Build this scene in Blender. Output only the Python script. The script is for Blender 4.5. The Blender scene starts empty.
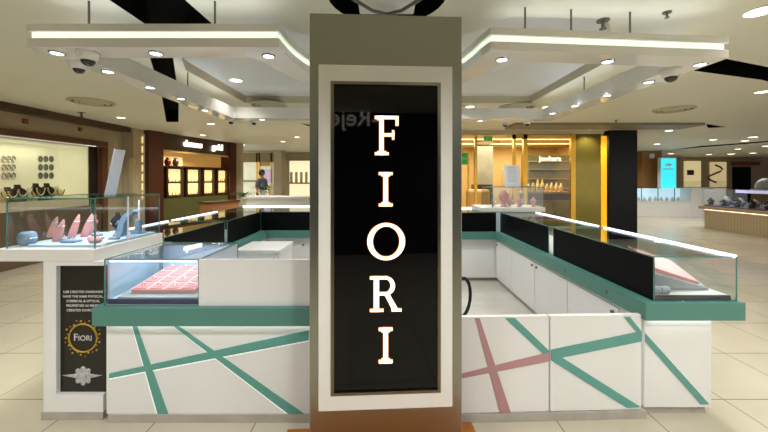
import bpy, bmesh, math, random
from mathutils import Vector, Matrix
random.seed(7)
S = bpy.context.scene
COL = S.collection
PI = math.pi
F, CX, HY, H = 335.0, 384.0, 179.0, 1.5     # focal length in px, centre column, horizon row, eye height

# ------------------------------------------------------------------ measuring helpers
def at(px, py, Y): return Vector(((px-CX)/F*Y, Y, H+(HY-py)/F*Y))
def onz(px, py, z): return at(px, py, (z-H)*F/(HY-py))
def onwall(px, py, A, B):
    s = (px-CX)/F
    dx, dy = B[0]-A[0], B[1]-A[1]
    t = (s*A[1]-A[0])/(dx-s*dy)
    Y = A[1]+t*dy
    return Vector((s*Y, Y, H+(HY-py)/F*Y))

# ------------------------------------------------------------------ materials
def lin(c):
    c = c/255.0
    return c/12.92 if c <= .04045 else ((c+.055)/1.055)**2.4
def rgb(r, g, b): return (lin(r), lin(g), lin(b), 1)
MATS = {}
def mat(name, col, rough=.5, metal=0, var=.06, scale=6, emit=None, es=0, bump=0, spec=.5, stretch=None, coat=0):
    if name in MATS: return MATS[name]
    m = bpy.data.materials.new(name); m.use_nodes = True
    nt = m.node_tree; b = nt.nodes['Principled BSDF']
    c = rgb(*col)
    b.inputs['Roughness'].default_value = rough
    b.inputs['Metallic'].default_value = metal
    b.inputs['Specular IOR Level'].default_value = spec
    b.inputs['Coat Weight'].default_value = coat
    tc = nt.nodes.new('ShaderNodeTexCoord'); nz = nt.nodes.new('ShaderNodeTexNoise')
    mp = nt.nodes.new('ShaderNodeMapping'); nt.links.new(tc.outputs['Object'], mp.inputs[0])
    if stretch: mp.inputs['Scale'].default_value = stretch
    nt.links.new(mp.outputs[0], nz.inputs['Vector'])
    nz.inputs['Scale'].default_value = scale; nz.inputs['Detail'].default_value = 4
    mx = nt.nodes.new('ShaderNodeMix'); mx.data_type = 'RGBA'
    mx.inputs['A'].default_value = tuple(max(0, v*(1-var)) for v in c[:3])+(1,)
    mx.inputs['B'].default_value = tuple(min(1, v*(1+var)) for v in c[:3])+(1,)
    nt.links.new(nz.outputs['Fac'], mx.inputs['Factor'])
    nt.links.new(mx.outputs['Result'], b.inputs['Base Color'])
    if bump:
        bp = nt.nodes.new('ShaderNodeBump'); bp.inputs['Strength'].default_value = bump
        nt.links.new(nz.outputs['Fac'], bp.inputs['Height']); nt.links.new(bp.outputs[0], b.inputs['Normal'])
    if emit:
        b.inputs['Emission Color'].default_value = rgb(*emit)
        b.inputs['Emission Strength'].default_value = es
    MATS[name] = m
    return m

def glass(name, tint=(247, 250, 250), refl=1.0, rough=.02, base=.04):
    if name in MATS: return MATS[name]
    m = bpy.data.materials.new(name); m.use_nodes = True
    nt = m.node_tree; nt.nodes.clear()
    o = nt.nodes.new('ShaderNodeOutputMaterial')
    t = nt.nodes.new('ShaderNodeBsdfTransparent'); t.inputs[0].default_value = rgb(*tint)
    g = nt.nodes.new('ShaderNodeBsdfGlossy'); g.inputs['Roughness'].default_value = rough
    lw = nt.nodes.new('ShaderNodeLayerWeight'); lw.inputs['Blend'].default_value = .5
    pw = nt.nodes.new('ShaderNodeMath'); pw.operation = 'POWER'; pw.inputs[1].default_value = 4.5
    nt.links.new(lw.outputs['Facing'], pw.inputs[0])
    mul = nt.nodes.new('ShaderNodeMath'); mul.operation = 'MULTIPLY_ADD'; mul.inputs[1].default_value = .8*refl; mul.inputs[2].default_value = base*refl
    nt.links.new(pw.outputs[0], mul.inputs[0])
    mx = nt.nodes.new('ShaderNodeMixShader')
    nt.links.new(mul.outputs[0], mx.inputs[0]); nt.links.new(t.outputs[0], mx.inputs[1]); nt.links.new(g.outputs[0], mx.inputs[2])
    nt.links.new(mx.outputs[0], o.inputs[0])
    MATS[name] = m
    return m

def tiles(name):
    m = bpy.data.materials.new(name); m.use_nodes = True
    nt = m.node_tree; b = nt.nodes['Principled BSDF']
    tc = nt.nodes.new('ShaderNodeTexCoord'); sep = nt.nodes.new('ShaderNodeSeparateXYZ')
    nt.links.new(tc.outputs['Object'], sep.inputs[0])
    def joint(sock, off, T, w):
        a = nt.nodes.new('ShaderNodeMath'); a.operation = 'SUBTRACT'; a.inputs[1].default_value = off-w/2
        nt.links.new(sock, a.inputs[0])
        f = nt.nodes.new('ShaderNodeMath'); f.operation = 'FLOORED_MODULO'; f.inputs[1].default_value = T
        nt.links.new(a.outputs[0], f.inputs[0])
        c = nt.nodes.new('ShaderNodeMath'); c.operation = 'LESS_THAN'; c.inputs[1].default_value = w
        nt.links.new(f.outputs[0], c.inputs[0]); return c.outputs[0]
    jx = joint(sep.outputs[0], -.79, .62, .006); jy = joint(sep.outputs[1], 2.28, .605, .007)
    mx = nt.nodes.new('ShaderNodeMath'); mx.operation = 'MAXIMUM'
    nt.links.new(jx, mx.inputs[0]); nt.links.new(jy, mx.inputs[1])
    nz = nt.nodes.new('ShaderNodeTexNoise'); nz.inputs['Scale'].default_value = 1.3; nz.inputs['Detail'].default_value = 6
    nt.links.new(tc.outputs['Object'], nz.inputs['Vector'])
    ra = nt.nodes.new('ShaderNodeMix'); ra.data_type = 'RGBA'
    ra.inputs['A'].default_value = rgb(172, 164, 144); ra.inputs['B'].default_value = rgb(200, 193, 172)
    nt.links.new(nz.outputs['Fac'], ra.inputs['Factor'])
    rb = nt.nodes.new('ShaderNodeMix'); rb.data_type = 'RGBA'; rb.inputs['B'].default_value = rgb(112, 100, 82)
    nt.links.new(mx.outputs[0], rb.inputs['Factor']); nt.links.new(ra.outputs['Result'], rb.inputs['A'])
    nt.links.new(rb.outputs['Result'], b.inputs['Base Color'])
    b.inputs['Roughness'].default_value = .16
    b.inputs['Specular IOR Level'].default_value = .6
    return m

def slat(name, c1, c2, axis, T, w, rough=.4):
    m = bpy.data.materials.new(name); m.use_nodes = True
    nt = m.node_tree; b = nt.nodes['Principled BSDF']
    tc = nt.nodes.new('ShaderNodeTexCoord'); sep = nt.nodes.new('ShaderNodeSeparateXYZ')
    nt.links.new(tc.outputs['Object'], sep.inputs[0])
    f = nt.nodes.new('ShaderNodeMath'); f.operation = 'FLOORED_MODULO'; f.inputs[1].default_value = T
    nt.links.new(sep.outputs[axis], f.inputs[0])
    c = nt.nodes.new('ShaderNodeMath'); c.operation = 'LESS_THAN'; c.inputs[1].default_value = w
    nt.links.new(f.outputs[0], c.inputs[0])
    mx = nt.nodes.new('ShaderNodeMix'); mx.data_type = 'RGBA'
    mx.inputs['A'].default_value = rgb(*c1); mx.inputs['B'].default_value = rgb(*c2)
    nt.links.new(c.outputs[0], mx.inputs['Factor']); nt.links.new(mx.outputs['Result'], b.inputs['Base Color'])
    b.inputs['Roughness'].default_value = rough
    return m

def emis(name, c, s, col=None):
    return mat(name, col or c, .5, emit=c, es=s, var=0)

M_floor = tiles('floor_tiles')
M_ceil = mat('ceiling_paint', (222, 221, 206), .55, var=.02, scale=2)
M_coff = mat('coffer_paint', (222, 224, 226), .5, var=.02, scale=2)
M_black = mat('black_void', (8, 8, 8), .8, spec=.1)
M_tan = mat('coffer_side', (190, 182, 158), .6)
M_can = mat('canopy_white', (236, 234, 228), .12, var=.02, coat=.3)
M_white = mat('counter_white', (222, 222, 220), .3, var=.02, scale=3)
M_cab = mat('cabinet_white', (226, 226, 226), .35, var=.02)
M_ledge = mat('slab_white', (222, 220, 214), .4, var=.03)
M_teal = mat('teal_laminate', (78, 130, 120), .35, var=.04)
M_tealstripe = mat('teal_stripe', (88, 152, 142), .4, var=.04)
M_pink = mat('pink_stripe', (176, 132, 136), .45, var=.04)
M_stone = mat('grey_marble', (168, 162, 152), .35, var=.25, scale=9)
M_kfloor = mat('kiosk_floor', (176, 174, 166), .35, var=.22, scale=5)
M_steel = mat('brushed_steel', (156, 158, 146), .3, 1, var=.08, scale=5, stretch=(1, 1, 60))
M_lip = mat('steel_lip', (128, 120, 102), .3, 1, var=.08)
M_blackglass = mat('black_glass', (3, 3, 4), .03, spec=.28, var=0)
M_bpanel = mat('black_panel', (5, 5, 8), .5, spec=.12, var=.1)
M_frame = mat('sign_frame_white', (220, 219, 213), .45, var=.03)
M_wood = mat('orange_wood', (160, 92, 26), .25, var=.25, scale=4, stretch=(1, 12, 1))
M_brown = mat('brown_wood', (88, 54, 32), .35, var=.25, scale=3, stretch=(1, 1, 8))
M_redwood = mat('red_wood', (78, 36, 22), .3, var=.2, scale=3, stretch=(8, 8, 1))
M_dkbrown = mat('dark_brown', (66, 46, 30), .4, var=.15)
M_beige = mat('beige_wall', (172, 158, 130), .6, var=.04)
M_beige2 = mat('beige_wall_light', (190, 178, 148), .6, var=.04)
M_gold = mat('gold_metal', (206, 160, 62), .25, .9, var=.08)
M_goldpaint = mat('gold_paint', (212, 170, 92), .5, var=.08)
M_warm = mat('warm_plaster', (238, 200, 130), .6, var=.04)
M_bluegrey = mat('blue_grey_velvet', (126, 150, 168), .7, var=.08, scale=20)
M_bluewhite = mat('pale_blue_lacquer_and_glow', (196, 210, 226), .35, var=.03)
M_pinkv = mat('pink_velvet', (224, 156, 148), .75, var=.06, scale=20)
M_pinkd = mat('dusty_pink', (196, 120, 118), .7, var=.06)
M_navy = mat('navy_edge', (30, 38, 96), .35)
M_greyb = mat('grey_board', (150, 156, 160), .5, var=.05)
M_silver = mat('silver', (215, 215, 215), .18, 1, var=.05)
M_dark = mat('black_velvet', (20, 17, 20), .8, var=.2)
M_paper = mat('paper', (222, 226, 236), .5, var=.02)
M_dome = mat('camera_dome', (14, 12, 20), .05, spec=.8)
M_grey = mat('grey_metal', (110, 106, 98), .4, .5)
M_green = mat('leaf_green', (52, 82, 38), .5, var=.3, scale=30)
M_glass = glass('clear_glass', base=.05)
M_glasstop = glass('glass_top', (238, 243, 242), 1.0)
M_shopglass = glass('shop_glass', (232, 230, 215), .8)
M_tint = glass('smoky_glass', (150, 130, 90), 1.0)
M_edge = mat('glass_edge', (66, 128, 116), .15, var=.1, spec=.7)
E_groove = emis('groove_led', (220, 238, 214), 1.0)
E_led = emis('led_white', (236, 240, 255), 1.7)
E_under = emis('under_led', (240, 250, 246), 6)
E_letter = emis('letter_face', (255, 236, 206), 1.35)
E_halo = emis('letter_halo', (255, 170, 95), .8)
E_down = emis('downlight_warm', (255, 236, 205), 6)
E_downc = emis('downlight_cool', (235, 240, 255), 5)

# ------------------------------------------------------------------ mesh helpers
def obj(name, bm, m, parent=None, smooth=False, ms=None):
    me = bpy.data.meshes.new(name)
    bmesh.ops.recalc_face_normals(bm, faces=bm.faces)
    bm.to_mesh(me); bm.free()
    for k in (ms or [m]): me.materials.append(k)
    if smooth:
        for p in me.polygons: p.use_smooth = True
    o = bpy.data.objects.new(name, me); COL.objects.link(o)
    if parent: o.parent = parent
    return o
def box(bm, x0, x1, y0, y1, z0, z1, bev=0, mi=0, M=None):
    r = bmesh.ops.create_cube(bm, size=1)
    vs = r['verts']
    for v in vs:
        v.co = Vector(((x0+x1)/2+v.co.x*(x1-x0), (y0+y1)/2+v.co.y*(y1-y0), (z0+z1)/2+v.co.z*(z1-z0)))
    fs = list({f for v in vs for f in v.link_faces})
    for f in fs: f.material_index = mi
    if bev:
        es = list({e for v in vs for e in v.link_edges})
        r2 = bmesh.ops.bevel(bm, geom=es, offset=bev, segments=2, affect='EDGES', profile=.5)
        vs = list({v for f in r2['faces'] for v in f.verts})
    if M is not None:
        allv = {v for v in vs}
        bmesh.ops.transform(bm, matrix=M, verts=list(allv))
    return vs
def B(x0, x1, y0, y1, z0, z1, bev=0):
    bm = bmesh.new(); box(bm, min(x0, x1), max(x0, x1), min(y0, y1), max(y0, y1), min(z0, z1), max(z0, z1), bev); return bm
def prism(pts, z0, z1, bm=None):
    bm = bm or bmesh.new()
    a = [bm.verts.new((p[0], p[1], z0)) for p in pts]; b = [bm.verts.new((p[0], p[1], z1)) for p in pts]
    n = len(pts)
    bm.faces.new(a[::-1]); bm.faces.new(b)
    for i in range(n): bm.faces.new((a[i], a[(i+1) % n], b[(i+1) % n], b[i]))
    return bm
def slabxz(pts, y0, y1, bm=None):           # polygon in X-Z, thick along Y
    bm = bm or bmesh.new()
    a = [bm.verts.new((p[0], y0, p[1])) for p in pts]; b = [bm.verts.new((p[0], y1, p[1])) for p in pts]
    n = len(pts)
    bm.faces.new(a); bm.faces.new(b[::-1])
    for i in range(n): bm.faces.new((a[i], b[i], b[(i+1) % n], a[(i+1) % n]))
    return bm
def cyl(bm, p, r, h, n=24, r2=None, M=None):
    q = bmesh.ops.create_cone(bm, cap_ends=True, segments=n, radius1=r, radius2=r if r2 is None else r2, depth=h)
    bmesh.ops.translate(bm, vec=Vector(p)+Vector((0, 0, h/2)), verts=q['verts'])
    return q['verts']
def tube(bm, pts, r, n=8, closed=False):
    pts = [Vector(p) for p in pts]; rings = []
    N = len(pts)
    for i, p in enumerate(pts):
        if closed: d = pts[(i+1) % N]-pts[i-1]
        else: d = pts[min(i+1, N-1)]-pts[max(i-1, 0)]
        d.normalize()
        up = Vector((0, 0, 1)) if abs(d.z) < .95 else Vector((1, 0, 0))
        u = d.cross(up).normalized(); v = d.cross(u).normalized()
        rings.append([bm.verts.new(p+u*math.cos(2*PI*k/n)*r+v*math.sin(2*PI*k/n)*r) for k in range(n)])
    for i in range(N if closed else N-1):
        a, b = rings[i], rings[(i+1) % N]
        for k in range(n): bm.faces.new((a[k], a[(k+1) % n], b[(k+1) % n], b[k]))
    if not closed:
        bm.faces.new(rings[0][::-1]); bm.faces.new(rings[-1])
    return bm
def lathe(bm, prof, c=(0, 0, 0), n=24):
    rings = []
    for r, z in prof:
        rings.append([bm.verts.new((c[0]+r*math.cos(2*PI*k/n), c[1]+r*math.sin(2*PI*k/n), c[2]+z)) for k in range(n)])
    for a, b in zip(rings, rings[1:]):
        for k in range(n): bm.faces.new((a[k], a[(k+1) % n], b[(k+1) % n], b[k]))
    bm.faces.new(rings[0][::-1]); bm.faces.new(rings[-1])
    return bm
def tag(o, label, cat, group=None, kind=None):
    o['label'] = label; o['category'] = cat
    if group: o['group'] = group
    if kind: o['kind'] = kind
    return o
def thing(name, label, cat, loc=(0, 0, 0), rz=0, group=None):
    o = bpy.data.objects.new(name, None); COL.objects.link(o)
    o.empty_display_size = .1
    o.location = loc; o.rotation_euler = (0, 0, rz)
    return tag(o, label, cat, group)
def struct(name, bm, m, parent=None, ms=None):
    o = obj(name, bm, m, parent, ms=ms)
    if not parent: o['kind'] = 'structure'
    return o
def cp(root, loc=None, rz=None, label=None):
    r = root.copy(); COL.objects.link(r)
    if loc is not None: r.location = loc
    if rz is not None: r.rotation_euler = (0, 0, rz)
    if label: r['label'] = label
    for ch in list(root.children):
        c = ch.copy(); COL.objects.link(c); c.parent = r
        for g in list(ch.children):
            d = g.copy(); COL.objects.link(d); d.parent = c
    return r
def text(name, s, size, m, parent, loc, rot, extrude=.001, align='CENTER', sx=1, bold=0):
    cu = bpy.data.curves.new(name, 'FONT'); cu.body = s; cu.size = size; cu.extrude = extrude
    cu.align_x = align; cu.align_y = 'CENTER'; cu.offset = bold
    t = bpy.data.objects.new(name, cu); COL.objects.link(t)
    dg = bpy.context.evaluated_depsgraph_get()
    me = bpy.data.meshes.new_from_object(t.evaluated_get(dg))
    bpy.data.objects.remove(t)
    me.materials.clear(); me.materials.append(m)
    o = bpy.data.objects.new(name, me); COL.objects.link(o); o.parent = parent
    o.location = loc; o.rotation_euler = rot; o.scale = (sx, 1, 1)
    return o
FRONT = (PI/2, 0, 0)

# ------------------------------------------------------------------ camera
cam = bpy.data.cameras.new('camera'); co = bpy.data.objects.new('camera', cam); COL.objects.link(co)
cam.sensor_width = 36; cam.lens = F/768*36; cam.shift_y = -(216-HY)/768
cam.clip_start = .05; cam.clip_end = 200
co.location = (0, 0, H); co.rotation_euler = (PI/2, 0, 0); S.camera = co

# ------------------------------------------------------------------ setting
ZC = 2.72
struct('floor', B(-9, 26, -6, 24, -.1, 0), M_floor)
def ceiling():
    bm = bmesh.new()
    outer = [(-7.2, -6), (26, -6), (26, 24), (-7.2, 24)]
    slotL = [(-1.85, 1.3), (-1.37, 1.3), (-1.35, 2.62), (-2.11, 3.35), (-3.05, 4.98), (-4.4, 7.17), (-4.66, 7.17), (-3.3, 4.98), (-2.36, 3.38), (-1.88, 2.64)]
    slotR = [(3.3, 3.34), (4.3, 3.69), (8, 4.9), (8, 5.6), (4.64, 4.12), (3.3, 3.72)]
    slot3 = [tuple(onz(706, 124, ZC)[:2]), tuple(onz(726, 127, ZC)[:2]), tuple(onz(708, 128, ZC)[:2])]
    slot4 = [tuple(onz(300, 123.5, ZC)[:2]), tuple(onz(330, 127, ZC)[:2]), tuple(onz(330, 132, ZC)[:2])]
    arc = [tuple(onz(x, y, ZC)[:2]) for x, y in ((668, 150.5), (700, 146), (768, 141), (768, 142.2), (700, 147.4))]
    circ = [(.02+.4*math.cos(t*PI/16), 2.24+.4*math.sin(t*PI/16)) for t in range(32)]
    coffer = [(-1.32, 2.68), (-2.04, 3.38), (-2.22, 3.75), (-2.22, 5.38), (2.34, 5.38), (2.32, 3.3), (1.7, 2.55), (.95, 2.52), (.75, 2.78), (.4, 3.0), (.0, 3.08), (-.4, 3.0), (-.75, 2.78), (-.95, 2.5)]
    loops = [(slotL, .25, 1), (slotR, .25, 1), (slot3, .2, 1), (slot4, .2, 1), (arc, .2, 1), (circ, .3, 1), (coffer, .09, 2)]
    edges = []
    def loop(pts):
        vs = [bm.verts.new((p[0], p[1], ZC)) for p in pts]
        es = [bm.edges.new((vs[i], vs[(i+1) % len(vs)])) for i in range(len(vs))]
        return vs, es
    _, e = loop(outer); edges += e
    keep = []
    for pts, d, mi in loops:
        vs, e = loop(pts); edges += e; keep.append((vs, d, mi))
    bmesh.ops.triangle_fill(bm, use_beauty=True, use_dissolve=False, edges=edges)
    for vs, d, mi in keep:
        k = 1 if mi == 1 else None
        cx = sum(v.co.x for v in vs)/len(vs); cy = sum(v.co.y for v in vs)/len(vs)
        up = []
        for v in vs:
            c = v.co.copy(); c.z += d
            if mi == 2:
                c.x += .03*(1 if c.x < cx else -1); c.y += .08*(1 if c.y < cy else -1)
            up.append(bm.verts.new(c))
        n = len(vs)
        for i in range(n):
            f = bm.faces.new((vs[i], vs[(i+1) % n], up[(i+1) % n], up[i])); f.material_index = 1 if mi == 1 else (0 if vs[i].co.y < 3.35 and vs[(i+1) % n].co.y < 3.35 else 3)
        f = bm.faces.new(up); f.material_index = mi
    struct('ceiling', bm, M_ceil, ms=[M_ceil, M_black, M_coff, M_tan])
ceiling()

# white bracket inside the round ceiling opening
t = thing('ceiling_mount', 'white square mount with crossed struts in the round black ceiling opening above the pillar', 'ceiling mount', (.02, 2.24, ZC))
obj('mount_plate', B(-.2, .2, -.24, .24, -.005, .12, .01), M_can, t)
bm = bmesh.new()
for s in (-1, 1):
    tube(bm, [(-.36*s, -.2, -.03), (-.1*s, .1, -.045), (.25*s, .3, -.03)], .012)
obj('strut', bm, M_grey, t)

# ------------------------------------------------------------------ hanging canopy
def arcpts(rx, ry, cy, a0, a1, n):
    return [(rx*math.cos(a0+(a1-a0)*k/n), cy+ry*math.sin(a0+(a1-a0)*k/n)) for k in range(n+1)]
def canopy_loops(o):
    # outer loop (front left corner, clockwise seen from above), o = inset outwards (+) or inwards (-)
    out = [(-2.35-o, 2.2-o), (-.69+o, 2.2-o)] + [(x, y) for x, y in arcpts(.69-o, 1.1-o, 2.24, PI, 0, 24)][1:-1] + \
          [(.716-o, 2.25-o), (2.47+o, 2.40-o), (2.50+o, 5.03+o), (-2.33-o, 4.95+o)]
    return out
inner = [(-2.16, 2.40), (-.93, 2.40)] + [(x, y) for x, y in arcpts(.90, 1.32, 2.24, PI-.12, .12, 24)][1:-1] + \
        [(.95, 2.46), (2.28, 2.60), (2.31, 4.84), (-2.14, 4.76)]
def ring(outer, inner, z0, z1, bm=None, mi=0):
    bm = bm or bmesh.new()
    n = len(outer); assert n == len(inner)
    V = [[bm.verts.new((p[0], p[1], z)) for p in L] for L in (outer, inner) for z in (z0, z1)]
    for i in range(n):
        j = (i+1) % n
        for a, b in ((0, 1), (1, 3), (3, 2), (2, 0)):
            f = bm.faces.new((V[a][i], V[a][j], V[b][j], V[b][i])); f.material_index = mi
    return bm
t = thing('hanging_canopy', 'white suspended canopy ring with glowing groove hanging over the jewellery kiosk', 'canopy', (0, 0, 0))
obj('lower_band', ring(canopy_loops(0), inner, 2.367, 2.426), M_can, t)
obj('upper_band', ring(canopy_loops(0), inner, 2.472, 2.520), M_can, t)
lerp = lambda A, B_, k: [(a[0]+(b[0]-a[0])*k, a[1]+(b[1]-a[1])*k) for a, b in zip(A, B_)]
midl = lerp(inner, canopy_loops(0), .15)
obj('light_groove', ring(canopy_loops(-.018), midl, 2.426, 2.472), E_groove, t)
obj('inner_face', ring(midl, inner, 2.426, 2.472), M_can, t)
spots = [(57, 52.5), (156, 52.8), (268.5, 55.5), (108, 71), (150, 87), (181, 98.3), (502, 59), (607.5, 61), (700, 64), (648.6, 81.6), (607, 95), (575, 105.5), (205, 110), (552.6, 113), (262, 119.2), (480, 120.5)]
for k, (px, py) in enumerate(spots):
    p = onz(px, py, 2.367)
    bm = bmesh.new(); cyl(bm, (p.x, p.y, 2.361), .036, .008, 20); s_ = obj('spotlight', bm, E_downc, t, smooth=False)
    bm = bmesh.new(); lathe(bm, [(.036, 2.3665), (.036, 2.358), (.046, 2.360), (.048, 2.3665)], (p.x, p.y, 0), 20); obj('trim_ring', bm, M_silver, s_)
for px, py in ((89, 24), (215, 22), (476, 46), (525, 28), (571, 30), (630, 33), (191.6, 83.5), (585, 84)):
    p = onz(px, py, 2.53)
    if abs(px-191.6) < 1: p = Vector((-2.25, 3.84, 0))
    if abs(px-585) < 1: p = Vector((2.39, 4.0, 0))
    if py < 40: p.y = 2.3+(.06 if px > 400 else 0)+(.085*max(0, p.x-.7)); p.x = (px-CX)/F*p.y
    if px == 476: p = Vector((.86, 3.05, 0))
    bm = bmesh.new(); cyl(bm, (p.x, p.y, 2.52), .007, ZC-2.52 if True else .25, 8); obj('hanging_rod', bm, M_grey, t)

# dome cameras under the canopy
def dome(px, py, z, r, label, body=.05):
    p = onz(px, py, z)
    d = thing('dome_camera', label, 'security camera', (p.x, p.y, z), 0, 'dome cameras under the canopy')
    bm = bmesh.new(); lathe(bm, [(r*1.5, 0), (r*1.5, -body*.4), (r*1.25, -body), (r, -body*1.1)], n=28); obj('housing', bm, M_can, d, True)
    bm = bmesh.new(); lathe(bm, [(r*.98, -body*1.08)]+[(r*.95*math.cos(a), -body*1.1-r*.85*math.sin(a)) for a in [i*PI/14 for i in range(1, 7)]]+[(.002, -body*1.1-r*.86)], n=28)
    obj('dome', bm, M_dome, d, True)
dome(88, 52, 2.367, .043, 'white dome camera with dark lens at the front left canopy corner, upper of two', .055)
dome(79, 62, 2.367, .038, 'white dome camera with dark lens at the front left canopy corner, lower of two', .05)
dome(671, 69, 2.367, .045, 'white dome camera with dark lens under the front right canopy corner', .06)
dome(231, 120, 2.367, .036, 'small dark dome camera at the back left canopy corner', .03)
dome(254, 120.8, 2.367, .036, 'small dark dome camera on the back canopy beam, right of the corner one', .03)
dome(505, 123, 2.367, .036, 'small dark dome camera on the back beam nearest the pillar right side', .03)
dome(527, 122, 2.367, .036, 'small dark dome camera at the back right canopy corner', .03)

# ------------------------------------------------------------------ downlights, diffusers, sprinklers
DL = [(236, 80, .075, 'recessed warm downlight inside the ceiling coffer, left of the pillar', 2.81),
      (760, 11, .085, 'large warm downlight at the top right ceiling above the walkway', ZC),
      (762, 91.7, .075, 'warm downlight at the right edge of the ceiling, below the black slot', ZC),
      (121, 117.5, .07, 'warm downlight in the left ceiling near the beige shop corner', ZC),
      (211, 123.7, .07, 'warm downlight in front of the brown shop front', ZC),
      (203, 135, .07, 'small warm downlight close above the brown shop sign', ZC),
      (243, 144.7, .07, 'warm downlight at the right end of the brown shop front', ZC),
      (283, 141.4, .07, 'warm downlight before the back wall shops, left of the pillar', ZC),
      (297, 137, .07, 'warm downlight nearest the pillar above the back left shops', ZC),
      (470, 106.6, .07, 'warm downlight behind the canopy just right of the pillar', ZC),
      (547, 107, .07, 'warm downlight behind the canopy above the right canopy beam', ZC),
      (591, 129, .07, 'warm downlight before the gold shop at its right half', ZC),
      (511, 128.7, .07, 'warm downlight before the gold shop at its left half', ZC),
      (669, 130.5, .08, 'warm downlight right of the black column', ZC),
      (657, 144, .09, 'distant downlight over the wooden column', ZC),
      (713, 139.7, .09, 'distant downlight left of the bright pair on the right', ZC),
      (753, 137, .1, 'bright distant downlight at upper right, higher of the pair', ZC),
      (745, 140.7, .09, 'bright distant downlight at upper right, lower of the pair', ZC),
      (671, 153.6, .12, 'far small downlight above the cyan sign', ZC),
      (709, 154.4, .12, 'far small downlight above the left lit poster', ZC),
      (731, 154, .14, 'far small downlight above the right lit poster', ZC),
      (753, 153, .12, 'far small downlight above the black doorway', ZC),
      (766, 146, .1, 'far downlight cut by the right edge of the photo', ZC),
      (738, 149, .1, 'far small downlight between the bright pair and the posters', ZC)]
for px, py, r, lab, z in DL:
    p = onz(px, py, z)
    d = thing('ceiling_downlight', lab, 'downlight', (p.x, p.y, z), 0, 'round ceiling downlights')
    bm = bmesh.new(); cyl(bm, (0, 0, -.006), r, .008, 24); obj('lamp_face', bm, E_down, d)
    bm = bmesh.new(); lathe(bm, [(r, -.0005), (r, -.008), (r*1.18, -.006), (r*1.2, -.0005)], n=24); obj('trim_ring', bm, M_frame, d)
def diffuser(px, py, r, lab, z=ZC):
    p = onz(px, py, z)
    d = thing('air_diffuser', lab, 'air vent', (p.x, p.y, z), 0, 'round ceiling air diffusers')
    for k, q in enumerate((1, .74, .5)):
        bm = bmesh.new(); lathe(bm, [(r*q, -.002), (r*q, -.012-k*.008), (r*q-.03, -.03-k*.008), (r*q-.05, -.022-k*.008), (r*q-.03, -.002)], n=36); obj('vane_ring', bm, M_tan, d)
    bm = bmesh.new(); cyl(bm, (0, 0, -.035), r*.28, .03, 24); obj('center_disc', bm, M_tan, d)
diffuser(92, 101.5, .30, 'round ceiling air vent left, above the necklace shop')
diffuser(269, 104.5, .30, 'round ceiling air vent behind the canopy, left of the pillar')
diffuser(517, 106.5, .30, 'round ceiling air vent behind the canopy, right of the pillar')
diffuser(673.6, 109, .30, 'round ceiling air vent right of the black column')
def sprinkler(px, py, lab, z=ZC, s=1):
    p = onz(px, py, z)
    d = thing('sprinkler', lab, 'sprinkler', (p.x, p.y, z))
    bm = bmesh.new(); cyl(bm, (0, 0, -.01), .035*s, .01, 16); obj('cap', bm, M_grey, d)
    bm = bmesh.new(); cyl(bm, (0, 0, -.05*s), .01*s, .04*s, 10); cyl(bm, (0, 0, -.055*s), .02*s, .006*s, 12); obj('nozzle', bm, M_grey, d)
sprinkler(603, 20, 'dark sprinkler head in the ceiling above the right canopy beam', ZC, 1.3)
sprinkler(616, 120, 'tiny sprinkler head in the ceiling above the black column')
sprinkler(81.5, 112.5, 'dark sprinkler head in the ceiling by the left shop', ZC, 1.6)
sprinkler(667, 12, 'sprinkler head behind the right canopy top', ZC, .8)

# ------------------------------------------------------------------ sign pillar
ROT = math.atan(.0519)
P0 = Vector((-.391, 1.758, 0)); W = .811
pil = thing('sign_pillar', 'tall brushed steel pillar with white framed black lightbox reading FIORI downwards', 'sign pillar', P0, ROT)
def pl(px, py):      # pixel -> local (u, z) on the pillar face
    s = (px-CX)/F; k = .0519
    Y = (1.758+.391*k)/(1-s*k)
    u = (s*Y+.391)/math.cos(ROT)
    return u, H+(HY-py)/F*Y
obj('steel_body', B(0, W, 0, .19, .012, 2.372, .004), M_steel, pil)
def rectf(px0, px1, pt, pb):
    u0, zt = pl(px0, pt); u1, _ = pl(px1, pt); _, zb = pl(px0, pb)
    return u0, u1, zb, zt
fu0, fu1, fz0, fz1 = rectf(319, 451.5, 65.6, 409)
lu0, lu1, lz0, lz1 = rectf(331, 440, 82, 394)
gu0, gu1, gz0, gz1 = rectf(334.3, 437, 85, 391)
def framebm(a, b, c, d, e, f, g, h, y0, y1):      # frame between outer (a,b,c,d)=(u0,u1,z0,z1) and inner
    bm = bmesh.new()
    box(bm, a, e, y0, y1, c, d); box(bm, f, b, y0, y1, c, d)
    box(bm, e, f, y0, y1, c, g); box(bm, e, f, y0, y1, h, d)
    return bm
obj('white_frame', framebm(fu0, fu1, fz0, fz1, lu0, lu1, lz0, lz1, -.018, 0), M_frame, pil)
obj('steel_lip', framebm(lu0, lu1, lz0, lz1, gu0, gu1, gz0, gz1, -.020, 0), M_lip, pil)
obj('black_glass', B(gu0, gu1, -.008, 0, gz0, gz1), M_blackglass, pil)
obj('wooden_base', B(-.17, W+.13, -.5, .245, 0, .012, .003), M_wood, pil)
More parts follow.
